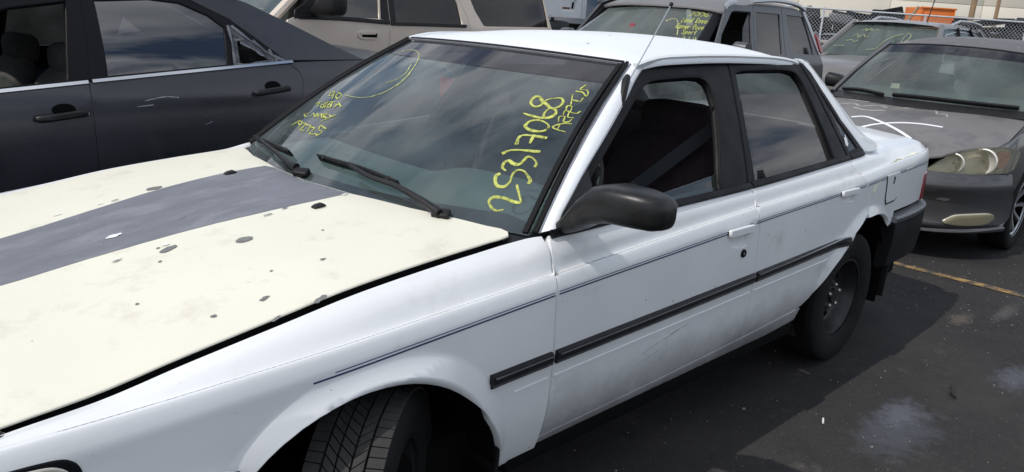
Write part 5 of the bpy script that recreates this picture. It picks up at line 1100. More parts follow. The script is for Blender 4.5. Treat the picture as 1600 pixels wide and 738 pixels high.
# ================================================================ blue sedan seen through it (far side)
def simple_car(name, label, cat, x0, yc, L_, W_, H_, belt, m, roofm=None, glassm='dglass', hood=.27, tail=.16, hood_h=None, group=None, yaw=0, suv=False, wheelr=.32):
    """a parked car, nose at x0 heading -x: body, glasshouse, panes, pillars, lamps, wheels"""
    t = thing(name, label, cat, (x0+L_/2, yc, 0), group); hh = hood_h or belt-.04; hw = W_/2
    o0 = Vector(t.location)
    def bprof(f): return pc(f, [(0,hh*.72),(.03,hh*.86),(hood*.6,hh*.98),(hood,hh+.01),(hood+.1,belt),(.75,belt+.02),(1-tail,belt+.02),(.97,belt-.03 if not suv else belt+.01),(1,belt*.85)])
    def bw(f): return hw*pc(f, [(0,.78),(.04,.90),(.15,.985),(.5,1),(.85,.985),(.96,.92),(1,.82)])
    bm = bmesh.new(); rings = []
    fsn = [0,.012,.03,.06,.1,.16,.22,.28,.35,.45,.55,.65,.75,.83,.9,.95,.98,1]
    for f in fsn:
        x = x0+f*L_; wv = bw(f); zt = bprof(f); zb = .26+(.16 if f < .02 or f > .99 else 0)
        sec = [(.0,zb),(.80,zb),(.93,zb+.08),(.985,zb+.30*(zt-zb)),(1,zb+.55*(zt-zb)),(.985,zb+.80*(zt-zb)),(.94,zb+.95*(zt-zb)),(.84,zt-.0),(.45,zt+.03),(0,zt+.04)]
        rg = [bm.verts.new((x, yc-wv*a, z)) for a, z in sec]+[bm.verts.new((x, yc+wv*a, z)) for a, z in sec[-2:0:-1]]
        rings.append(rg)
    for a, b in zip(rings, rings[1:]):
        for i in range(len(a)): bm.faces.new((a[i], a[(i+1) % len(a)], b[(i+1) % len(b)], b[i]))
    bm.faces.new(rings[0]); bm.faces.new(rings[-1]); bmesh.ops.recalc_face_normals(bm, faces=bm.faces)
    frompy(bm, 'body', m, t, True)
    # glasshouse
    g0, g1, g2, g3 = x0+hood*L_, x0+(hood+.15)*L_, x0+(1-tail-(.12 if not suv else .03))*L_, x0+(1-tail+(.0 if not suv else tail*.85))*L_
    wb, wt = hw*.92, hw*.70
    b_ = [(g0, belt), (g1, H_-.05), (g2, H_-.06), (g3, belt+.02)]
    def side(s):
        return [Vector((g0, yc+s*wb, belt-.02)), Vector((g1, yc+s*wt, H_-.04)), Vector((g2, yc+s*wt, H_-.05)), Vector((g3, yc+s*wb, belt-.02))]
    Lf, Rt_ = side(-1), side(1)
    obj('cabin_glass', Lf+Rt_, [(0,1,2,3)[::-1],(4,5,6,7),(0,4,5,1)[::-1],(3,2,6,7)[::-1]], glassm, t, smooth=False)
    rf = []
    for f in [i/10 for i in range(11)]:
        x = g1-.10+(g2-g1+.16)*f; rf.append((x, H_+.02-.06*abs(2*f-.95)**3))
    vs = []; fs = []
    for x, z in rf:
        for a, dz in ((-1.04,-.075),(-1.0,-.03),(-.85,-.005),(-.4,.01),(0,.015),(.4,.01),(.85,-.005),(1.0,-.03),(1.04,-.075)): vs.append((x, yc+wt*a, z+dz))
    for i in range(len(rf)-1):
        for j in range(8): fs.append((i*9+j, (i+1)*9+j, (i+1)*9+j+1, i*9+j+1))
    obj('roof', vs, fs, roofm or m, t)
    for P in (Lf, Rt_):
        for a, b in ((P[0], P[1]), (P[3], P[2])): tube('pillar', [a, b], .045, m, t, 6)
        for f in (.40,.74): tube('pillar', [P[0].lerp(P[3], f), P[1].lerp(P[2], f+.0)], .038, 'frame', t, 6)
    for s in (-1, 1):
        for xf in (.19, .80 if not suv else .79):
            wheel('wheel', t, (x0+xf*L_, yc+s*(hw-.10), wheelr), s, Rt=wheelr, wd=.2, style='alloy', rimr=wheelr*.62)
        loft('headlamp', [(x0+.02*L_, yc+s*hw*.62, hh*.78, .07, .06), (x0+.03*L_, yc+s*hw*.80, hh*.80, .08, .065)], 'clearlens', t, 12)
        loft('tail_lamp', [(x0+.985*L_, yc+s*hw*.60, belt*.84, .06, .07), (x0+.975*L_, yc+s*hw*.82, belt*.86, .06, .07)], 'red', t, 12)
        loft('side_mirror', [(g0+.30, yc+s*(hw-.02), belt+.06, .05, .06), (g0+.28, yc+s*(hw+.16), belt+.07, .05, .06)], 'blackp', t, 12)
    return t
simple_car('blue_hatchback', 'dark blue hatchback seen through the open window of the black sedan', 'car', -3.6, 4.40, 4.5, 1.76, 1.50, .98, 'blue', hood=.26, suv=True)

# ================================================================ beige suv
eb = thing('beige_suv', 'dusty beige large suv with black mirror, beyond the black and white sedans', 'suv', (3.6, 5.0, 0))
EC = 5.0
def emir(x, z):
    a = e_side(x, z); return (x, 2*EC-a[1], z)
for F, o_ in ((e_side, BOUT), (emir, (0,1,.2))):
    cb = [(4.615,.55),(4.615,1.235),(4.59,1.36),(4.49,1.545),(4.40,1.80)]
    fe = panel('fender', F, [(1.0,.45),(1.0,1.0),(1.3,1.12),(1.9,1.20),(2.35,1.24),(2.595,1.25),(2.595,.45),(2.35,.45),(2.30,.68),(2.13,.82),(1.9,.86),(1.67,.82),(1.50,.68),(1.45,.45)], 'beige', eb, o_, .08, 1, .003, .03)
    ef = panel('front_door', F, [(2.597,.5),(2.597,1.262),(2.70,1.30),(2.98,1.60),(3.15,1.80),(3.60,1.83),(3.63,1.4),(3.630,.5)], 'beige', eb, o_, .08, 1, .004, .03, holes=[[(2.80,1.292),(3.0,1.50),(3.18,1.74),(3.53,1.77),(3.535,1.45),(3.520,1.302)]])
    er = panel('rear_door', F, [(3.633,.5),(3.633,1.4),(3.605,1.83)]+[(4.40,1.82)]+cb[::-1]+[(4.50,.62),(4.3,.5)], 'beige', eb, o_, .08, 1, .004, .03, holes=[[(3.70,1.270),(3.70,1.45),(3.68,1.77),(4.33,1.76),(4.485,1.48),(4.522,1.285)]])
    panel('quarter_panel', F, [(4.62,.85)]+cb[1:]+[(5.65,1.82),(5.83,1.28),(5.88,1.1),(5.90,.55),(5.35,.55),(5.30,.72),(5.1,.86),(4.88,.88),(4.7,.80)], 'beige', eb, o_, .08, 1, .004, .03, holes=[[(4.635,1.56),(4.70,1.42),(4.80,1.285),(4.83,1.278),(5.78,1.298),(5.73,1.56),(5.68,1.76),(4.58,1.77)]])
    panel('side_window', F, [(2.75,1.28),(3.0,1.52),(3.16,1.76),(3.55,1.79),(3.55,1.29)], 'clear', ef, o_, .1, 1, 0, .004, off=-.018)
    panel('side_window', F, [(3.67,1.26),(3.66,1.79),(4.36,1.79),(4.54,1.40),(4.54,1.27)], 'dglass', er, o_, .1, 1, 0, .004, off=-.018)
    panel('quarter_window', F, [(4.60,1.60),(4.80,1.27),(5.80,1.285),(5.70,1.78),(4.55,1.78)], 'dglass', eb, o_, .1, 1, 0, .004, off=-.010)
    strip('window_trim', F, [(2.70,1.285),(3.1,1.288),(3.622,1.272)], .036, .016, 'blackp', ef, o_, base=.004)
    strip('window_trim', F, [(3.64,1.262),(4.0,1.268),(4.555,1.272)], .030, .016, 'blackp', er, o_, base=.004)
    panel('door_pillar_cover', F, [(3.535,1.30),(3.552,1.50),(3.54,1.80),(3.62,1.81),(3.627,1.29)], 'blackp', ef, o_, .08, 1, 0, .006, off=.004)
    panel('door_pillar_cover', F, [(3.640,1.28),(3.637,1.5),(3.62,1.80),(3.685,1.79),(3.697,1.5),(3.70,1.28)], 'blackp', er, o_, .08, 1, 0, .006, off=.004)
    hc, vc_ = 3.398, 1.160
    he = panel('handle', F, [(hc+.115*math.copysign(abs(math.cos(t))**.6, math.cos(t)), vc_+.038*math.copysign(abs(math.sin(t))**.8, math.sin(t))) for t in [2*math.pi*i/24 for i in range(24)]], 'beige', ef, o_, .03, 1, 0, .012, .006, off=.010)
    panel('handle_recess', F, [(hc-.075,vc_-.020),(hc+.085,vc_-.020),(hc+.085,vc_+.014),(hc-.075,vc_+.010)], 'void', he, o_, .04, 1, 0, .001, off=.0115)
    panel('handle_pull', F, [(hc-.095,vc_+.005),(hc+.06,vc_+.008),(hc+.075,vc_+.026),(hc-.09,vc_+.024)], 'beige', he, o_, .03, 1, 0, .01, .004, off=.020)
    s_ = -1 if F is e_side else 1; yb = EC+s_*1.0
    mr_ = loft('side_mirror', [(2.86,yb,1.335,.06,.03),(2.86,yb+s_*.08,1.36,.07,.06),(2.87,yb+s_*.14,1.42,.085,.12),(2.88,yb+s_*.24,1.43,.085,.125),(2.89,yb+s_*.31,1.42,.07,.10),(2.89,yb+s_*.33,1.42,.03,.05)], 'blackp', eb, 20, 3)
    panel('mirror_sail', F, [(2.66,1.275),(2.68,1.34),(2.78,1.40),(2.86,1.48),(2.96,1.40),(2.97,1.29)], 'blackp', mr_, o_, .05, 1, 0, .02, .005, off=.006)
    box('rear_seat', (4.35,EC+s_*.5,1.15), (.16,.8,.7), 'greyseat', eb, (0,.15,0), .06); box('front_seat', (3.35,EC+s_*.45,1.15), (.16,.5,.75), 'greyseat', eb, (0,.15,0), .06)
    wheel('wheel', eb, (1.9, EC+s_*.86, .38), s_, Rt=.38, wd=.25, style='alloy', rimr=.22); wheel('wheel', eb, (4.92, EC+s_*.86, .38), s_, Rt=.38, wd=.25, style='alloy', rimr=.22)
def e_top(x, y): return (x, y, pc(x, [(1.0,1.0),(1.3,1.12),(1.9,1.21),(2.45,1.255),(2.6,1.30),(3.05,1.74),(3.3,1.87),(4.4,1.92),(5.6,1.88),(5.7,1.80)])-.10*(abs(y-EC)/.9)**4*(1 if x < 2.5 else .6)+.02)
panel('hood', e_top, [(1.0,4.03),(1.0,5.97),(2.48,5.97),(2.48,4.03)], 'beige', eb, UP, .1, 1, .004, .02)
def e_scr(u, v): return (2.52-.10*(1-u*u)+.62*v, EC+u*(.90-.13*v), 1.265+.52*v)
wsx = panel('windscreen', e_scr, [(-.98,0),(.98,0),(.98,1),(-.98,1)], 'screen', eb, (-1,0,1), .1, .8, 0, .004)
for s_ in (-1,1): tube('windscreen_pillar', [e_scr(s_*1.0,-.03), e_scr(s_*1.0,.5), e_scr(s_*1.0,1.03)], .045, 'beige', eb, 8)
for u0 in (-.75,.0): strip('wiper', e_scr, [(u0,.02),(u0+.3,.07),(u0+.62,.10)], .018, .02, 'blackp', wsx, (-1,0,1), base=.01)
panel('roof', e_top, [(3.12,4.16),(3.12,5.84),(5.62,5.84),(5.62,4.16)], 'beige', eb, UP, .12, 1, 0, .03)
box('tailgate', (5.80,EC,1.15), (.10,1.76,1.3), 'beige', eb, (0,-.08,0), .05); box('rear_bumper', (5.92,EC,.62), (.16,1.9,.26), 'blackp', eb, bev=.05)
box('front_bumper', (.98,EC,.68), (.26,1.9,.55), 'beige', eb, bev=.08); box('underbody', (3.45,EC,.65), (4.8,1.7,.45), 'void', eb, bev=.03)

# ================================================================ black suv behind the white roof
rr = thing('dark_suv', 'dark grey boxy suv with yellow writing on its windscreen, behind the white roof', 'suv', (7.1, 3.03, 0))
RC = 3.03
def rmir(x, z):
    a = r_side(x, z); return (x, 2*RC-a[1], z)
for F, o_ in ((r_side, BOUT), (rmir, (0,1,.2))):
    panel('fender', F, [(4.55,.5),(4.55,1.0),(4.7,1.08),(5.95,1.14),(5.95,.5)], 'rr', rr, o_, .1, 1, .004, .03)
    wfr = [(6.16,1.20),(6.24,1.36),(6.485,1.585),(6.55,1.60),(6.875,1.602),(6.84,1.40),(6.80,1.18)]
    d1 = panel('front_door', F, [(5.955,.5),(5.955,1.14),(6.06,1.20),(6.40,1.62),(6.55,1.66),(6.93,1.665),(6.875,1.40),(6.86,1.14),(6.86,.5)], 'rr', rr, o_, .08, 1, .004, .03, holes=[wfr])
    wrr = [(6.90,1.18),(6.93,1.40),(6.975,1.605),(7.495,1.605),(7.475,1.40),(7.455,1.19)]
    d2 = panel('rear_door', F, [(6.865,.5),(6.865,1.14),(6.88,1.40),(6.935,1.665),(7.55,1.668),(7.53,1.4),(7.52,1.14),(7.52,.5)], 'rr', rr, o_, .08, 1, .004, .03, holes=[wrr])
    wqq = [(7.70,1.20),(7.66,1.45),(7.645,1.605),(8.05,1.60),(8.15,1.40),(8.225,1.19)]
    panel('quarter_panel', F, [(7.525,.5),(7.525,1.14),(7.535,1.4),(7.555,1.668),(8.04,1.665),(8.10,1.62),(8.33,1.24),(8.46,1.08),(8.50,.95),(8.50,.5)], 'rr', rr, o_, .08, 1, .004, .03, holes=[wqq])
    panel('side_window', F, inset_poly(wrr, -.01), 'dglass', d2, o_, .1, 1, 0, .004, off=-.012)
    panel('side_window', F, [(6.62,1.19),(6.70,1.44),(6.86,1.60),(6.86,1.19)] if F is r_side else inset_poly(wfr, -.01), 'dglass', d1, o_, .1, 1, 0, .004, off=-.016)
    panel('quarter_window', F, inset_poly(wqq, -.01), 'dglass', rr, o_, .1, 1, 0, .004, off=-.012)
    strip('rear_pillar_trim', F, [(8.06,1.655),(8.16,1.52),(8.30,1.29),(8.36,1.20)], .055, .01, 'silver', rr, o_, base=.004)
    panel('tail_lamp', F, [(8.34,1.22),(8.40,1.21),(8.32,1.40),(8.27,1.41)], 'red', rr, o_, .05, 1, 0, .02, .004, off=.03)
    strip('roof_rail', F, [(6.9,1.70),(7.4,1.735),(7.9,1.715),(8.08,1.67)], .035, .035, 'silver', rr, o_, base=.0)
    strip('front_pillar_trim', F, [(6.36,1.615),(6.43,1.66),(6.60,1.69)], .05, .008, 'silver', rr, o_, base=.006)
    s_ = -1 if F is r_side else 1; yb = RC+s_*.96
    loft('side_mirror', [(6.25,yb,1.19,.05,.03),(6.24,yb+s_*.10,1.22,.08,.09),(6.25,yb+s_*.22,1.22,.07,.085)], 'rr', rr, 16)
    wheel('wheel', rr, (5.4,RC+s_*.84,.37), s_, Rt=.37, wd=.25, style='alloy', rimr=.24); wheel('wheel', rr, (7.95,RC+s_*.84,.37), s_, Rt=.37, wd=.25, style='alloy', rimr=.24)
    seat(rr, 6.55, RC+s_*.38, 'greyseat', .5)
    box('rear_seat', (7.5,RC+s_*.38,1.1), (.16,.6,.6), 'greyseat', rr, (0,.15,0), .05)
def r_top(x, y): return (x, y, pc(x, [(6.40,1.600),(6.6,1.66),(7.2,1.72),(7.9,1.71),(8.1,1.67)])+.03-.07*(abs(y-RC)/.80)**4)
panel('roof', r_top, [(6.42,2.27),(6.38,2.6),(6.37,3.03),(6.38,3.46),(6.42,3.79),(8.10,3.80),(8.10,2.26)], 'rrroof', rr, UP, .08, 1, 0, .03)
def r_hood(x, y): return (x, y, pc(x, [(4.55,.98),(4.7,1.07),(5.3,1.15),(5.95,1.19)])-.06*(abs(y-RC)/.9)**4)
panel('hood', r_hood, [(4.55,2.12),(4.55,3.94),(5.93,3.94),(5.93,2.12)], 'rr', rr, UP, .1, 1, 0, .02)
rw = panel('windscreen', r_screen, [(-.98,0),(.98,0),(.98,.985),(-.98,.985)], 'gscreen', rr, (-1,0,.6), .1, .5, 0, .004)
for s_ in (-1,1): sweep('windscreen_pillar', [r_screen(s_*1.01,v) for v in (-.03,.3,.7,1.04)], [(-.05,-.03),(-.05,.01),(0,.025),(.05,.01),(.05,-.03)], 'frame' if s_ < 0 else 'trim', rr, Vector((-.7,s_*.4,.5)), scale=[1.1,1,.9,.9] if s_ < 0 else [.4]*4)
strip('screen_top_seal', r_screen, [(-.98,.995),(0,.995),(.98,.995)], .016, .012, 'frame', rw, (-1,0,.6))
sb = [(.98,0),(0,0)]
# stroke lettering for small marker writing
G = {'0':[[(.5,1),(.1,.75),(.1,.25),(.5,0),(.9,.25),(.9,.75),(.5,1)]],'2':[[(.1,.8),(.5,1),(.85,.75),(.1,0),(.9,.02)]],'6':[[(.8,1),(.2,.6),(.1,.2),(.5,0),(.9,.25),(.5,.5),(.15,.3)]],
'L':[[(.3,1),(.1,0),(.8,.05)]],'a':[[(.8,.6),(.3,.6),(.1,.25),(.4,0),(.75,.3),(.8,.6),(.85,0)]],'n':[[(.15,.6),(.15,0)],[(.15,.4),(.5,.62),(.8,.4),(.85,0)]],'d':[[(.8,.6),(.3,.6),(.1,.25),(.4,0),(.8,.3)],[(.85,1),(.85,0)]],
'R':[[(.15,0),(.15,1),(.7,.95),(.75,.6),(.15,.5),(.85,0)]],'o':[[(.5,.62),(.1,.3),(.5,0),(.9,.3),(.5,.62)]],'v':[[(.1,.6),(.45,0),(.85,.62)]],'e':[[(.12,.3),(.85,.35),(.5,.62),(.1,.3),(.45,0),(.85,.1)]],'r':[[(.2,.6),(.2,0)],[(.2,.4),(.5,.62),(.85,.58)]],
'g':[[(.8,.6),(.3,.6),(.15,.3),(.45,.1),(.8,.35)],[(.8,.6),(.75,-.3),(.3,-.3)]],'S':[[(.85,.85),(.4,1),(.15,.75),(.8,.35),(.5,0),(.1,.15)]],'p':[[(.2,.6),(.2,-.35)],[(.2,.5),(.6,.62),(.85,.35),(.5,.05),(.2,.15)]],'t':[[(.45,.95),(.45,.05),(.8,.02)],[(.15,.62),(.8,.65)]],'4':[[(.6,0),(.65,1),(.1,.35),(.95,.35)]],'1':[[(.5,1),(.5,0)]],'9':[[(.85,.7),(.5,1),(.2,.75),(.5,.5),(.85,.7),(.7,0)]],' ':[]}
def letter(txt, u0, v0, cw, chh, slope=0):
    st = []; u = u0
    for i, c in enumerate(txt):
        for s_ in G[c]: st.append([(u-cw*.82*a, v0+chh*b+slope*(i+a)) for a, b in s_])
        u -= cw
    return st
for txt, u0, v0, cw, chh in (('2006',-.615,.80,.075,.12),('Land Rover',-.575,.61,.040,.14),('Range Rover',-.56,.44,.038,.13),('Sport',-.69,.30,.040,.12),('419',-.73,.10,.07,.13)):
    ink('marker_line', letter(txt, u0, v0, cw, chh), .009, 'chalk' if txt != '419' else 'chalkpale', r_screen, rw, (-1,0,.6), 'yellow marker writing reading %s' % txt)
ink('marker_loop', [T['r_loop'][1:]], .010, 'chalkpale', r_screen, rw, (-1,0,.6))
box('tailgate', (8.42,RC,1.0), (.12,1.72,.9), 'rr', rr, bev=.05); box('tailgate_glass', (8.27,RC,1.44), (.04,1.5,.42), 'dglass', rr, (0,-.5,0), .01); box('rear_bumper', (8.52,RC,.60), (.16,1.84,.3), 'rr', rr, bev=.05)
box('front_bumper', (4.5,RC,.68), (.22,1.8,.6), 'rr', rr, bev=.07); box('underbody', (6.5,RC,.6), (3.7,1.66,.5), 'void', rr, bev=.03)
box('dashboard', (6.12,RC,1.10), (.32,1.5,.14), 'dash', rr, bev=.04); box('parking_card', tuple(Vector(r_screen(.12,.35))+Vector((.02,0,0))), (.004,.06,.11), 'red', rr, (0,.5,0), .0)

# ================================================================ grey sedan behind the white tail
gc = thing('grey_sedan', 'charcoal sedan with peeling hood paint facing the white car tail', 'car', (6.9, GC, 0))
def gmir(x, z):
    a = g_side(x, z); return (x, 2*GC-a[1], z)
gh = panel('hood', g_hood, [(4.735,-.36),(4.80,-.45),(4.885,-.50),(5.015,-.57),(5.165,-.675),(5.35,-.690),(5.8226,-.655),(6.12,-.63)]+[(5.86,-.35),(5.76,.1),(5.86,.55),(6.12,.83),(5.8226,.855),(5.35,.89),(5.165,.875),(5.015,.77),(4.885,.70),(4.80,.65),(4.735,.56),(4.70,.3),(4.69,.1),(4.70,-.1)], 'ghood', gc, UP, .05, 1, .003, .02, .004)
for P, wd0 in (([(5.55,.62),(5.60,.50),(5.52,.42),(5.60,.30),(5.55,.22)],.02),([(5.75,.60),(5.70,.42),(5.78,.35)],.018),([(5.62,.12),(5.70,.02),(5.65,-.10),(5.56,-.14),(5.60,-.19),(5.52,-.22)],.014),([(5.45,.44),(5.40,.32),(5.46,.20)],.03),([(5.58,.17),(5.62,.08),(5.68,.04)],.01)):
    strip('peeled_edge', g_hood, P, wd0, .0008, 'peel', gh, UP, base=.0006, scale=lambda t: .45+.5*abs(math.sin(13*t+wd0*300)))
for P in (T['g_arc1'], T['g_arc2']): strip('spray_line', g_hood, [(5.02,.40),(5.10,.355)]*0+P, .024, .0010, 'spray', gh, UP, base=.0010, label='white sprayed curve on the hood')
for F, o_ in ((g_side, BOUT), (gmir, (0,1,.2))):
    arch = [(5.40,.30),(5.42,.48),(5.52,.61),(5.68,.68),(5.84,.68),(6.0,.61),(6.10,.48),(6.12,.30)]
    panel('fender', F, [(5.40,.30),(5.30,.52),(5.22,.60),(5.30,.775),(5.35,.845),(5.82,.93),(6.12,.985),(6.24,1.0),(6.30,.9),(6.30,.30)]+arch[::-1][:-1], 'gcar', gc, o_, .05, 1, .003, .02)
    s0 = -1 if F is g_side else 1
    hx = [5.175,5.35,5.6,5.8226,6.0,6.11]; hw_ = [.777,.794,.778,.759,.745,.736]
    ruled('fender_top', [tuple(Vector(F(x, z))+Vector((0,-s0*.004,-.001))) for x, z in zip((5.29,5.36,5.6,5.83,6.0,6.14), (.772,.845,.890,.930,.964,.986))], [(x, GC+s0*y, g_hood(x, GC+s0*y)[2]-.004) for x, y in zip(hx, hw_)], 'gcar', gc, (0,s0*.3,1), .006, 4)
    gd = panel('front_door', F, [(6.305,.30),(6.305,.9),(6.25,1.0),(6.6,1.02),(7.25,1.05),(7.25,.30)], 'gcar', gc, o_, .08, 1, .003, .02)
    panel('rear_door', F, [(7.255,.30),(7.255,1.05),(8.1,1.08),(8.15,.8),(7.95,.30)], 'gcar', gc, o_, .08, 1, .003, .02)
    panel('quarter_panel', F, [(7.96,.34),(8.155,.8),(8.105,1.08),(8.6,1.09),(9.3,1.06),(9.45,.6),(9.40,.34),(8.85,.34),(8.75,.6),(8.5,.68),(8.25,.6),(8.12,.34)], 'gcar', gc, o_, .08, 1, .003, .02)
    frm = panel('window_frame', F, [(6.27,1.005),(6.62,1.28),(6.95,1.43),(7.4,1.46),(7.9,1.43),(8.3,1.26),(8.55,1.092),(8.1,1.082),(7.25,1.052),(6.6,1.022)], 'frame', gc, o_, .06, 1, .002, .02, holes=[[(6.45,1.03),(6.68,1.26),(6.95,1.38),(7.18,1.40),(7.20,1.06)],[(7.28,1.065),(7.26,1.41),(7.85,1.39),(8.05,1.29),(8.1,1.09)]])
    panel('side_window', F, [(6.42,1.02),(6.66,1.27),(6.95,1.40),(7.85,1.41),(8.3,1.1),(7.2,1.05)], 'dglass', frm, o_, .1, 1, 0, .003, off=-.012)
    s_ = -1 if F is g_side else 1; yb = GC+s_*.85
    loft('side_mirror', [(6.50,yb,1.00,.05,.03),(6.49,yb+s_*.06,1.03,.08,.06),(6.49,yb+s_*.17,1.04,.08,.065),(6.50,yb+s_*.20,1.04,.04,.04)], 'blackp', gc, 16, 3)
    wheel('front_wheel', gc, (5.76,GC+s_*.775,.315), s_, Rt=.315, wd=.2, style='alloy', rimr=.205); wheel('rear_wheel', gc, (8.48,GC+s_*.775,.315), s_, Rt=.315, wd=.2, style='alloy', rimr=.205)
    # headlamp: clear cover over two round reflectors and an amber corner
    lam = rnd([(-.34,.610),(-.3891,.632),(-.4144,.6681),(-.4724,.722),(-.5544,.762),(-.64,.782),(-.72,.785),(-.768,.770),(-.774,.70),(-.765,.625),(-.6915,.608),(-.5519,.606)], 1)
    if s_ > 0: lam = [(2*GC-a, b) for a, b in lam]
    hl = panel('headlamp', g_nose, lam, 'clearlens', gc, (-1,0,.3), .03, 1, .002, .03, off=-.035)
    panel('lamp_cover', g_nose, lam, 'lens', hl, (-1,0,.3), .03, 1, 0, .03, .006, off=.004)
    for (yy, zz_, r_) in ((-.500,.672,.062),(-.632,.692,.080)):
        yy = yy if s_ < 0 else 2*GC-yy; p = Vector(g_nose(yy, zz_))
        mm = Matrix.Translation(p+Vector((.016,0,0))) @ Matrix.Rotation(R(-90 if s_ < 0 else -90), 4, 'Z')
        lathe('reflector', [(.008,-.03),(.012,-.032),(r_*.7,-.022),(r_*.92,-.002),(r_,.004),(r_*1.08,.002),(r_*1.1,-.01)], mm, 'reflector', hl, 28)
        lathe('bulb', [(0,.0),(.008,-.003),(.010,-.03)], mm, 'lens', hl, 12)
    amb = [(-.690,.640),(-.735,.655),(-.748,.70),(-.742,.755),(-.705,.765),(-.685,.70)]
    if s_ > 0: amb = [(2*GC-a, b) for a, b in amb]
    panel('amber_corner', g_nose, amb, 'amber', hl, (-1,0,.3), .03, 1, 0, .01, .003, off=-.012)
    fog = rnd([(-.50,.272),(-.53,.300),(-.5626,.3243),(-.64,.334),(-.715,.338),(-.722,.312),(-.700,.268),(-.60,.258)])
    if s_ > 0: fog = [(2*GC-a, b) for a, b in fog]
    fg = panel('fog_lamp', g_nose, fog, 'clearlens', gc, (-1,0,.1), .03, 1, 0, .02, .004, off=.020)
    panel('fog_cover', g_nose, fog, 'lens', fg, (-1,0,.1), .03, 1, 0, .012, .004, off=.030)
def g_bump(y, z):
    p = g_nose(y, min(z, .60)); d = pc(z, [(.20,.035),(.235,-.03),(.26,.0),(.34,.012),(.42,.005),(.475,-.018),(.505,-.050),(.525,-.054),(.57,-.030),(.60,.0)])
    return (p[0]+d-.012, y, z)
by = [-.795,-.7,-.5,-.3,0.1,.5,.7,.9,.995]
bp_ = [(-.795,.30),(-.80,.50),(-.775,.606),(-.60,.607),(-.36,.612),(.1,.56),(.56,.612),(.80,.607),(.975,.606),(1.0,.50),(.995,.30),(.97,.215),(.6,.20),(.1,.19),(-.4,.20),(-.77,.215)]
gb = panel('front_bumper', g_bump, bp_, 'gcar', gc, (-1,0,.1), .035, 1, .002, .03, .006)
strip('bumper_lip', g_bump, [(-.78,.232),(-.6,.222),(-.3,.214),(.1,.21),(.5,.214),(.8,.222),(.98,.232)], .03, .02, 'gcar', gb, (-1,0,.1))
panel('grille', g_nose, [(-.30,.60),(-.28,.70),(.1,.72),(.48,.70),(.50,.60),(.1,.575)], 'blackp', gc, (-1,0,.3), .05, 1, 0, .03, off=-.005)
for zz_ in (.615,.65,.685): strip('grille_bar', g_nose, [(-.28,zz_),(.1,zz_-.003),(.48,zz_)], .014, .012, 'chrome', gb, (-1,0,.3), base=.002)
blot('bumper_scuff', g_bump, -.50, .43, .035, .010, 'trim', gb, (-1,0,.1), jag=.2, off=.002)
gw = panel('windscreen', g_screen, [(-.985,.0),(.985,.0),(.985,.985),(-.985,.985)], 'gscreen', gc, (-1,0,.9), .06, .7, 0, .004)
panel('shade_band', g_screen, [(-.983,.80),(0,.80),(.983,.80),(.983,.98),(-.983,.98)], 'shade', gw, (-1,0,.9), .08, .7, 0, 0, off=.002)
for s_ in (-1,1): sweep('windscreen_pillar', [g_screen(s_*1.03,v) for v in (-.04,.25,.5,.75,1.03)], [(-.035,-.03),(-.035,.006),(0,.02),(.035,.006),(.035,-.03)], 'gcar', gc, Vector((-.6,s_*.5,.6)))
for s_ in (-1,1): sweep('screen_seal', [Vector(g_screen(s_*.985,v))+Vector((0,0,.004)) for v in (-.01,.25,.5,.75,1.0)], [(-.012,-.004),(-.012,.004),(.012,.004),(.012,-.004)], 'rubber', gw, Vector((-.6,0,.8)))
strip('screen_top_seal', g_screen, [(-.985,.99),(0,.99),(.985,.99)], .018, .006, 'rubber', gw, (-1,0,.9))
def g_cowl(u, v): return g_screen(u, -.12+.13*v)
panel('cowl_panel', g_cowl, [(-1,0),(1,0),(1,1),(-1,1)], 'blackp', gc, (-.5,0,.9), .1, .2, 0, .01, off=-.004)
strip('wiper', g_screen, [(.88,.012),(.63,.03),(.32,.0)], .022, .022, 'blackp', gw, (-1,0,.9), base=.006); strip('wiper', g_screen, [(.22,.015),(-.077,.022),(-.589,.018),(-.892,.018)], .024, .024, 'blackp', gw, (-1,0,.9), base=.006)
ink('scratch_mark', [[(.55,.60),(.60,.42),(.66,.20)],[(.62,.70),(.85,.50)]], .012, 'headliner', g_screen, gw, (-1,0,.9), 'pale streak on the dusty screen')
def g_roof(x, y): return (x, y, pc(x, [(6.40,1.395),(6.6,1.425),(7.0,1.47),(7.5,1.485),(8.0,1.46),(8.3,1.41)])+.015-.07*(abs(y-GC)/.60)**3)
panel('roof', g_roof, [(6.56,GC-.575),(6.50,GC-.4),(6.425,GC),(6.50,GC+.4),(6.56,GC+.575),(6.9,GC+.60),(8.0,GC+.60),(8.25,GC+.5),(8.25,GC-.5),(8.0,GC-.60),(6.9,GC-.60)], 'groof', gc, UP, .06, 1, 0, .03, .006)
def g_back(u, v): return (8.9-.65*v, GC+u*(.70-.15*v), 1.06+.36*v)
panel('rear_window', g_back, [(-.98,0),(.98,0),(.98,1),(-.98,1)], 'dglass', gc, (1,0,1), .1, .7, 0, .004)
panel('boot_lid', lambda x, y: (x, y, 1.09-.05*((y-GC)/.75)**4-max(0,x-9.2)*.3), [(8.88,GC-.70),(8.88,GC+.70),(9.45,GC+.68),(9.45,GC-.68)], 'gcar', gc, UP, .1, 1, 0, .02)
box('tail_panel', (9.46,GC,.72), (.12,1.6,.70), 'gcar', gc, bev=.06)
box('underbody', (7.1,GC,.36), (4.1,1.42,.30), 'void', gc, bev=.02); box('engine_bay', (5.7,GC,.62), (.9,1.1,.3), 'void', gc, bev=.02)
box('dashboard', (6.32,GC,.97), (.42,1.34,.10), 'dash', gc, (0,-.08,0), .04)
swg = Matrix.Translation((6.62,GC-.37,1.03)) @ Matrix.Rotation(R(-60), 4, 'Y')
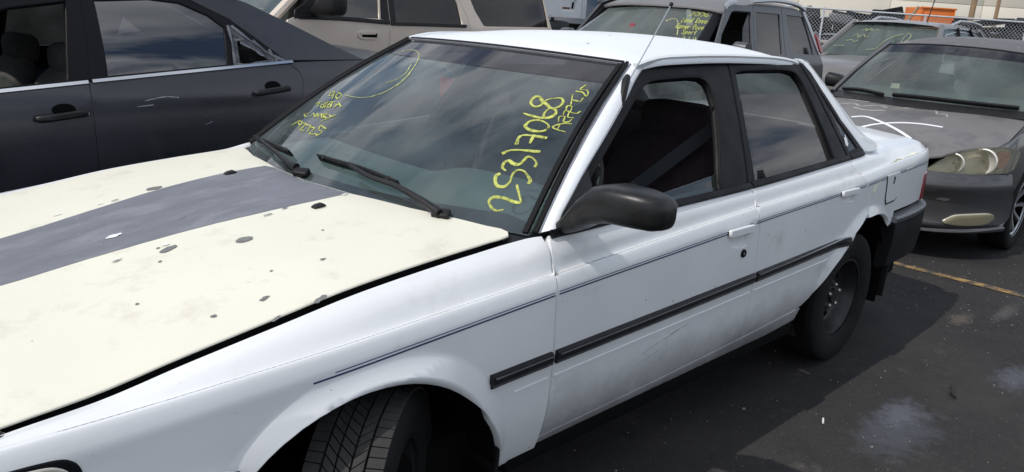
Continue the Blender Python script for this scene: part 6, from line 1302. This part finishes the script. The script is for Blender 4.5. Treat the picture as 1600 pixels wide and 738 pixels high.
tube('steering_wheel', [swg @ Vector((.185*math.cos(t), .185*math.sin(t), 0)) for t in [2*math.pi*i/32 for i in range(32)]], .015, 'blackp', gc, 8, closed=True)
for s_ in (-1,1): seat(gc, 6.95, GC+s_*.37, 'greyseat', .5)
box('dash_tag', (6.24,.44,1.055), (.05,.07,.003), 'panelw', gc, (0,-.9,.3), .0)

# ================================================================ grey suv with roof rails
su = simple_car('grey_suv', 'warm grey suv with silver roof rails and faint yellow scrawl on its windscreen', 'suv', 10.25, 2.72, 4.6, 1.84, 1.68, 1.16, 'suv', glassm='gscreen', hood=.28, tail=.16, hood_h=1.10, suv=True, wheelr=.36)
for s_ in (-1,1):
    tube('roof_rail', [(12.75,2.72+s_*.60,1.63),(12.85,2.72+s_*.61,1.69),(13.1,2.72+s_*.62,1.745),(13.7,2.72+s_*.62,1.75),(14.2,2.72+s_*.61,1.72),(14.35,2.72+s_*.60,1.63)], .022, 'silver', su, 8)
    tube('window_bright_line', [(11.75,2.72+s_*.83,1.19),(12.3,2.72+s_*.70,1.52),(12.9,2.72+s_*.66,1.585),(13.8,2.72+s_*.66,1.57),(14.3,2.72+s_*.74,1.40)], .012, 'silver', su, 6)
tube('aerial', [(13.0,2.55,1.69),(13.35,2.60,2.15)], .008, 'frame', su, 6)
def s_ws(u, v): return (11.54+.66*v, 2.72+u*(.84-.20*v), 1.17+.47*v)
for q_ in [[(.20,.15),(.05,.20),(-.02,.45),(-.15,.62),(-.30,.70)],[(-.28,.12),(-.33,.40),(-.38,.72),(-.45,.70),(-.46,.55),(-.36,.45)],[(.85,.2),(.66,.22)],[(.62,.74),(.55,.80),(.52,.72),(.45,.82),(.40,.74),(.33,.80),(.26,.76)],[(.70,.55),(.60,.60),(.57,.50),(.48,.60),(.42,.53),(.36,.57)],[(.72,.38),(.62,.42),(.55,.36),(.50,.42)]]: ink('marker_scrawl', [q_], .008, 'chalkpale', s_ws, su, (-1,0,1))
box('dash_paper', (11.62,2.02,1.19), (.14,.16,.05), 'chalkwhite', su, (0,-.2,.4), .01)

# ================================================================ white truck and dark van past the beige suv
wt = thing('white_truck', 'white truck body with rusty latch recess above a dark bumper, past the beige suv', 'truck', (7.0, 7.4, 0))
WY = 6.45
def wtf(x, z): return (x, WY, z)
WX = 9.28      # rear edge of the body
wb_ = panel('side_panel', wtf, [(3.6,1.395),(WX-.10,1.405),(WX-.10,2.6),(3.6,2.6)], 'vanwhite', wt, (0,-1,0), .15, 1, 0, .05, .01, holes=[[(WX-.56,1.50),(WX-.26,1.50),(WX-.23,1.53),(WX-.23,1.72),(WX-.52,1.73),(WX-.57,1.70)]])
panel('latch_recess', lambda x, z: (x, WY+.035, z), [(WX-.60,1.48),(WX-.2,1.48),(WX-.2,1.76),(WX-.60,1.76)], 'vanwhite', wb_, (0,-1,0), .1, 1, 0, .002)
box('latch_rust', (WX-.43,WY+.028,1.545), (.17,.010,.028), 'rust', wb_, bev=.002); box('latch_slot', (WX-.285,WY+.028,1.59), (.035,.012,.10), 'void', wb_, (0,.15,0), .002)
box('corner_post', (WX-.05,WY+.03,1.98), (.10,.10,1.18), 'vanwhite', wt, bev=.012)
lathe('lock', [(0,.008),(.020,.008),(.026,0)], Matrix.Translation((WX-1.02,WY-.004,1.56)), 'trim', wt, 12)
box('cargo_body', (6.3,WY+1.12,2.0), (5.3,2.1,1.18), 'vanwhite', wt, bev=.03)
box('bumper', (6.35,WY+.12,1.20), (5.2,.22,.30), 'blackp', wt, bev=.05); lathe('tow_eye', [(.018,.02),(.03,.028),(.042,.02),(.042,0)], Matrix.Translation((WX-1.02,WY+.005,1.24)), 'void', wt, 12)
box('chassis', (6.3,WY+1.15,.85), (5.2,1.7,.45), 'void', wt, bev=.03)
for x in (4.6,8.0):
    for s_ in (-1,1): wheel('wheel', wt, (x,WY+1.15+s_*.9,.42), s_, Rt=.42, wd=.26, rimr=.22)
dv = simple_car('dark_van', 'nearly black van filling the gap between white truck and dark boxy suv', 'van', 8.6, 9.9, 5.6, 1.9, 2.3, 1.3, 'void', glassm='bglass', hood=.16, tail=.06, suv=True, wheelr=.36)

# ================================================================ beyond: fence, container, poles, wall, parked cars
FW = Vector((.7207, .6932, 0)).normalized(); RT = Vector((FW.y, -FW.x, 0))     # along the row of the yard and to its right
def far(d, s, z=0): return Vector((-.9412, -2.1164, 0))+FW*d+RT*s+Vector((0,0,z))
fn = thing('chain_link_fence', 'galvanised chain-link fence across the back of the yard', 'fence', tuple(far(24, 9)))
for k in range(14): 
    s_ = -3+2.9*k-.18; tube('post', [far(24,s_,0), far(24,s_,2.13)], .030, 'galv', fn, 8)
tube('top_rail', [far(24,-4,2.09), far(24,40,2.09)], .026, 'galv', fn, 8)
vs, fs = [], []
def wire(a, b, r_=.0036):
    k = len(vs); d = (b-a).normalized(); u = FW; v = d.cross(u)
    for p in (a, b):
        for q in (u*r_, (v-u*.5)*r_, (-v-u*.5)*r_): vs.append(p+q)
    for i in range(3): fs.append((k+i, k+(i+1) % 3, k+3+(i+1) % 3, k+3+i))
st_ = .105
for i in range(int(36/st_)):
    s0 = -3+i*st_; wire(far(24.03,s0,.05), far(24.03,s0+2.0,2.05)); wire(far(24.036,s0,2.05), far(24.036,s0+2.0,.05))
cw = obj('wire_mesh', vs, fs, 'galv', fn, smooth=False); cw['kind'] = 'stuff'
kb = thing('low_wall', 'low pale concrete barrier in front of the chain-link fence', 'barrier', tuple(far(22.5,8.9)))
for k in range(3):
    p = far(22.5, 6.9+2.05*k, .62); box('barrier_block', tuple(p), (.35,2.0,1.24), 'concrete', kb, (0,0,math.atan2(FW.y,FW.x)), .03)
oc = thing('orange_container', 'orange open-topped steel container standing beyond the fence', 'container', tuple(far(48,22.83)))
ang = math.atan2(FW.y, FW.x)
for nm, d, s_, dims in (('front_side',47.1,22.83,(.08,1.9,1.6)),('back_side',49.0,22.83,(.08,1.9,1.6)),('end_side',48.05,21.92,(1.9,.08,1.6)),('end_side',48.05,23.74,(1.9,.08,1.6)),('floor',48.05,22.83,(1.9,1.9,.1))):
    box(nm, tuple(far(d,s_,2.35 if nm != 'floor' else 1.6)), dims, 'orange', oc, (0,0,ang), .02)
box('top_rim', tuple(far(47.04,22.83,3.13)), (.10,2.0,.09), 'orange', oc, (0,0,ang), .01)
for k in range(2): box('rib', tuple(far(47.03,21.93+1.8*k,2.35)), (.06,.07,1.5), 'orange', oc, (0,0,ang), .008)
box('stand', tuple(far(48.05,22.83,.77)), (1.7,1.7,1.54), 'void', oc, (0,0,ang), .02)
db = thing('dark_dumpster', 'dark steel dumpster right of the orange container', 'container', tuple(far(48,24.4)))
box('body', tuple(far(48,24.42,1.45)), (1.3,1.05,2.5), 'frame', db, (0,0,ang), .03); box('lid', tuple(far(48,24.42,2.74)), (1.4,1.15,.08), 'blackp', db, (0,0,ang), .02)
for d, s_, r_, h_, lb in ((41.9,22.0,.14,9,'thick weathered wooden pole right of the orange container'),(57.6,31.9,.13,10,'thinner wooden pole farther right, before the cream wall')):
    p = thing('utility_pole', lb, 'pole', tuple(far(d,s_)), 'wooden poles beyond the fence')
    tube('shaft', [far(d,s_,0), far(d,s_,h_)], [r_*1.1, r_*.8], 'wood', p, 12)
    bm = bmesh.new(); a_ = far(d,s_,h_-.7)-RT*.9; b_ = far(d,s_,h_-.7)+RT*.9
    bm.free(); tube('crossarm', [a_, b_], .06, 'wood', p, 6)
lp = thing('leaning_post', 'short reddish-brown post leaning above the fence top', 'post', tuple(far(27,13.0)))
tube('shaft', [far(27,11.9,0), far(27,12.15,1.9), far(27,12.45,2.42)], .05, 'wood', lp, 8)
wl = thing('warehouse', 'long pale cream panelled warehouse wall behind the yard', 'building', tuple(far(84,60)))
for k in range(11):
    s_ = 4+9.1*k
    box('wall_panel', tuple(far(84,s_,7.6)), (.4,9.04,5.2), 'panelw' if k != 9 else 'panelw', wl, (0,0,ang), .02); box('wall_panel', tuple(far(84,s_,3.1)), (.42,9.04,3.72), 'panelw', wl, (0,0,ang), .02)
    box('base_band', tuple(far(83.9,s_,.62)), (.5,9.06,1.22), 'brickband', wl, (0,0,ang), .02)
box('roof_slab', tuple(far(94,50,10.35)), (20.5,100.5,.3), 'panelb', wl, (0,0,ang), .02); box('inner_block', tuple(far(94,50,5.1)), (19,99.5,10.1), 'panelb', wl, (0,0,ang), .02)
bw_ = thing('brick_wall', 'low reddish-brown wall at the foot of the warehouse', 'wall', tuple(far(70,45)))
box('wall_body', tuple(far(70,44,1.15)), (.4,20,2.3), 'brickband', bw_, (0,0,ang), .03)
cols = [('white_pickup','white pickup seen through the fence at the far right','pickup','vanwhite',42,24.3,2.3),('red_car','dark red car behind the fence mesh','car','red',33,14.5,1.45),('dull_car','dull grey car behind the fence between post and barrier','car','gcar',29,10.9,1.4),('far_black_car','black car behind the fence, left of the orange container','car','frame',38,17.4,1.8),('far_grey_car','grey car farther along behind the fence','car','gcar',35,23.4,1.5),('far_blue_car','blue car behind the fence near the pole','car','blue',41,21.2,1.5),('tan_car','tan car in the row behind the fence','car','beige',30,17.2,1.45)]
for nm, lb, ct, m_, d, s_, h_ in cols:
    p = far(d, s_); nm2 = nm.replace('far_', '')
    simple_car(nm2, lb, ct, p.x-2.2, p.y, 4.4, 1.75, h_, h_*.66, m_, glassm='dglass', group='cars parked beyond the fence')
# scrap heaped behind the fence, dark tops showing over the rail
jk = thing('scrap_pile', 'dark heap of scrap car parts showing above the fence rail', 'scrap', tuple(far(33,17)))
for k in range(44):
    s_ = 11+random.uniform(0,9.5); box('scrap_piece', tuple(far(33+random.uniform(-1,1), s_, random.uniform(1.7,2.28) if not 14.2 < s_ < 17.4 else random.uniform(1.0,1.5))), (random.uniform(.3,1.5),random.uniform(.3,1.3),random.uniform(.1,.45)), random.choice(('frame','void','gcar','blackp','void','frame')), jk, (random.uniform(-.25,.25),random.uniform(-.25,.25),random.uniform(0,3)), .04)
for k in range(30):
    s_ = 22+random.uniform(0,11); box('scrap_piece', tuple(far(34+random.uniform(-1,1), s_, random.uniform(.8,1.7))), (random.uniform(.3,1.2),random.uniform(.3,1.2),random.uniform(.15,.5)), random.choice(('frame','void','gcar','silver','rust','white','blue')), jk, (random.uniform(-.3,.3),random.uniform(-.3,.3),random.uniform(0,3)), .04)
bm = bmesh.new()
for k in range(170):
    p = far(35+random.uniform(-1.5,1.5), 9+random.uniform(0,26), 0); h_ = random.uniform(.8,1.9)
    bmesh.ops.create_cube(bm, size=1, matrix=Matrix.Translation(p+Vector((0,0,h_/2))) @ Matrix.Rotation(random.uniform(0,3),4,'Z') @ Matrix.Diagonal((random.uniform(.4,1),random.uniform(.4,1),h_,1)))
rb_ = frompy(bm, 'scrap_base', 'void', jk); rb_['kind'] = 'stuff'
